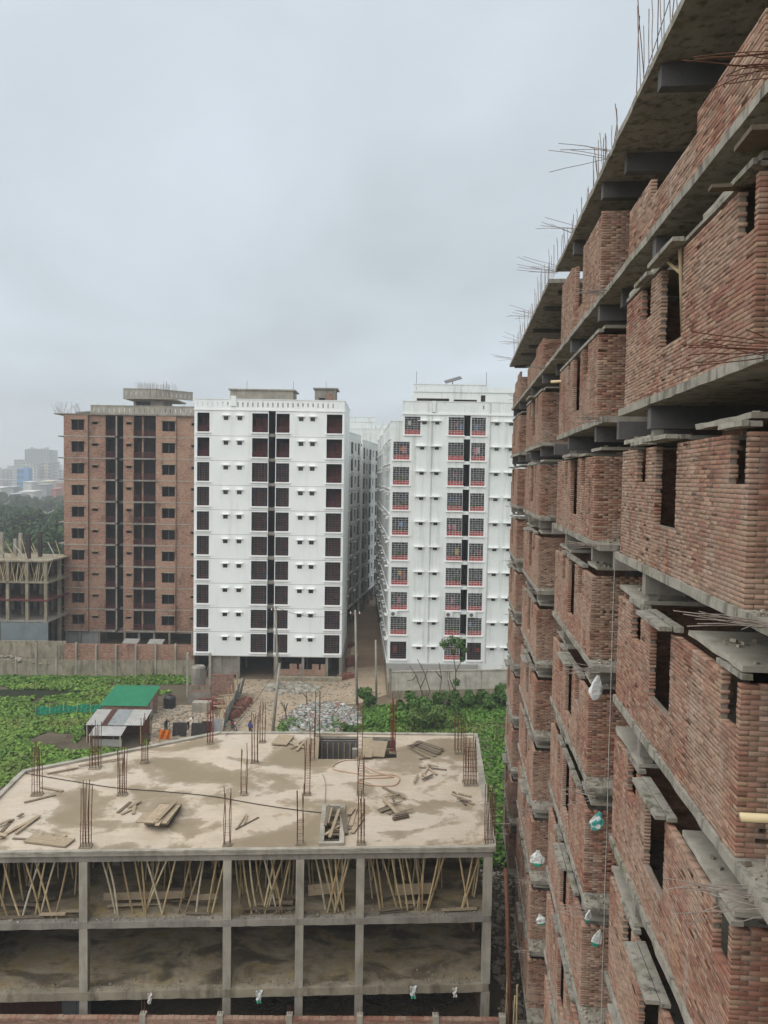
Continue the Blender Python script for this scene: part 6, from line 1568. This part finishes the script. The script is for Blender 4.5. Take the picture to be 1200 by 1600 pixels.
# ------------------------------------------------------------------ beyond: trees, sheds, city, haze
rnd = random.Random(44)
def far_tree(px, Y, h, w, seed, label):
    X = A(px, 780, Y).x; o = empty('tree', (X, Y, 0)); tag(o, label, 'tree', 'trees beyond the far left frame'); r2 = random.Random(seed); lob = []
    for i in range(11):
        a_ = r2.uniform(0, 6.28); q = r2.uniform(.05, .42) * w; lob.append(((q * math.cos(a_), q * math.sin(a_), h * r2.uniform(.42, .86)), w * r2.uniform(.16, .27)))
    link('crown', crown_mesh('crown', M['tree_far'], lob, 2200, .75 * w / 9, seed, .3, .8), o)
    m = MB(); m.tube([(0, 0, 0), (.1, 0, h * .3), (.2, .1, h * .6)], [.35, .26, .12], 6)
    for c_, r_ in lob[:5]: m.tube([(.1, 0, h * .35), c_], [.14, .05], 4)
    m.build('trunk', M['bark'], o)
spots = []
for Y, h0, n in ((205, 11, 6), (255, 12, 7), (310, 12, 7), (370, 11, 7), (440, 10, 7), (520, 10, 8)):
    for i in range(n): spots.append((-38 + 150 * (i + rnd.random() * .7) / n, Y + rnd.uniform(-16, 16), h0 * rnd.uniform(.75, 1.15)))
for i, (px, Y, h) in enumerate(spots):
    if 38 < px < 95 and 330 < Y < 420: continue
    row = 'nearest' if Y < 230 else 'second' if Y < 283 else 'middle' if Y < 340 else 'fourth' if Y < 405 else 'farthest'
    far_tree(px, Y, h, rnd.uniform(8, 12), i, 'leafy dark tree in the %s row beyond the far left frame' % row)
ground_cover('woodland', 'hazy scrub and hedges across the far fields', [(-420, 470), (-60, 470), (-110, 800), (-560, 800)], 9000, 2.6, 5.0, M['tree_far'], 9, [], .12, .012, 'woodland')

def block(px0, px1, ytop, Y, mt, label, floors=None, group=None, depth=None, name='far_building', bays=None, win=True):
    a, b = A(px0, ytop, Y), A(px1, ytop, Y); w = b.x - a.x; h = a.z; o = empty(name, (a.x, Y, 0)); tag(o, label, 'building', group)
    d_ = depth or w * .8; MB().box(0, w, 0, d_, 0, h).build('wall', mt, o)
    if win:
        nf = floors or max(2, int(h / 3.3)); nb = bays or max(2, int(w / 4)); cm = MB().box(0, w / nb * .55, -.3, -.05, 0, h / nf * .5).mesh('window', M['far_glass'])
        for f_ in range(nf):
            for q in range(nb): link('window', cm, o, (w / nb * (q + .22), 0, h / nf * (f_ + .3)))
    return o
tw = block(38.5, 77, 702, 1150, M['far_grey'], 'tall hazy tower block with rows of windows on the left horizon', 17, bays=9)
for q in range(7): MB().box(3 + q * 4.6, 5 + q * 4.6, 4, 8, A(40, 702, 1150).z, A(40, 702, 1150).z + rnd.uniform(1.5, 4)).build('roof_stub', M['far_grey'], tw)
block(26, 44, 732, 900, M['far_blue'], 'bright blue painted house far off left of the tower', 4); block(37, 44.5, 730, 898, M['far_blue'], 'taller blue painted stair tower beside the blue house', 4, win=False)
block(64, 80, 723, 1000, M['far_grey'], 'dark grey block in front of the hazy tower', 9); block(69, 74, 722, 985, M['far_cream'], 'narrow cream block in front of the hazy tower', 9, bays=2); block(80, 90, 721, 1060, M['far_grey'], 'grey block right of the hazy tower', 9); block(91, 104, 733, 1020, M['far_white'], 'pale block partly behind the brick block at left', 5)
block(22, 36, 718, 1300, M['far_grey'], 'faint grey block left of the hazy tower', 10)
for i in range(34):
    px = -40 + 150 * (i + rnd.random()) / 34; Y = rnd.uniform(950, 1700); y = rnd.uniform(722, 738); block(px, px + rnd.uniform(5, 13), y, Y, M[rnd.choice(('far_white', 'far_white', 'far_grey', 'far_cream'))], 'faint low block in the hazy skyline at far left', group='faint blocks on the left skyline')
for i, (px, w, y, Y, mt) in enumerate(((36, 13, 753, 780, 'far_white'), (53, 10, 754, 720, 'far_grey'), (65, 14, 752, 760, 'far_cream'), (5, 16, 761, 680, 'far_grey'), (30, 22, 768, 600, 'far_white'), (80, 8, 764, 620, 'far_red'), (14, 14, 772, 560, 'far_grey'), (55, 18, 757, 690, 'far_grey'), (86, 9, 755, 800, 'far_red'), (-20, 22, 762, 610, 'far_white'))):
    o = block(px, px + w, y, Y, M[mt], ('%s shed roof among far fields, %s' % ({'far_white': 'white', 'far_grey': 'grey', 'far_cream': 'cream', 'far_red': 'reddish'}[mt], ['below the blue house', 'below the tower', 'under the cream block', 'at the left edge', 'long and low above the trees', 'right, above the trees', 'nearest the trees', 'mid way up', 'by the brick block', 'cut by the picture edge'][i])), group=None, win=False, depth=14)
    MB().obox(((A(px + w, y, Y).x - A(px, y, Y).x) / 2, 7, A(px, y, Y).z + .3), (A(px + w, y, Y).x - A(px, y, Y).x) * 1.06, 16, .5, Matrix.Rotation(.06, 3, 'X')).build('roof', M[mt], o)
vd = empty('viaduct', (-760, 950, 0)); tag(vd, 'long pale elevated road on piers crossing the far left fields', 'viaduct')
zv = A(30, 750, 950).z
MB().box(0, 480, 0, 14, zv - 2.2, zv).build('deck', M['far_grey'], vd); MB().box(0, 480, -.5, -.05, zv - .2, zv + 1.1).build('barrier', M['far_white'], vd)
for q in range(16): MB().box(q * 30 + 4, q * 30 + 6.5, 4, 9, 0, zv - 2.21).build('pier', M['far_white'], vd)

# ------------------------------------------------------------------ haze
HAZE = 0.0006
hz_m = bpy.data.materials.new('haze'); hz_m.use_nodes = True; t = hz_m.node_tree; t.nodes.clear()
ho = t.nodes.new('ShaderNodeOutputMaterial'); hv = t.nodes.new('ShaderNodeVolumePrincipled'); hv.inputs['Color'].default_value = (.93, .965, 1.0, 1); hv.inputs['Density'].default_value = HAZE; hv.inputs['Anisotropy'].default_value = 0.0
t.links.new(hv.outputs[0], ho.inputs['Volume'])
hb = MB().box(-2950, 2950, -170, 3950, -1.2, 90).build('haze', hz_m); tag(hb, 'pale grey haze filling the air', 'haze', kind='stuff')

# ------------------------------------------------------------------ things alike but countable: say which one
ORD = ['leftmost', 'second', 'third', 'fourth', 'fifth', 'sixth', 'seventh', 'eighth', 'ninth', 'tenth', 'eleventh', 'twelfth', 'thirteenth', 'fourteenth', 'fifteenth', 'sixteenth']
by = {}
for o in COL.objects:
    if o.parent is None and 'label' in o and 'group' in o and 'rear props' not in o['group']: by.setdefault(o['label'], []).append(o)
bpy.context.view_layer.update()
for lab_, lst in by.items():
    if not 2 <= len(lst) <= 16: continue
    def sx(o):
        p = Vector((0, 0, 0)); n = 0
        if o.type == 'MESH':
            for c in o.bound_box: p += o.matrix_world @ Vector(c); n += 1
            p /= n
        else: p = o.matrix_world.translation
        q = project(p); return q[0] if q else 0
    lst.sort(key=sx)
    for i, o in enumerate(lst):
        suffix = ORD[i] if i == 0 else ('rightmost' if i == len(lst) - 1 else ORD[i] + ' from left')
        if len((lab_ + ' ' + suffix).split()) <= 16: o['label'] = lab_ + ', ' + suffix
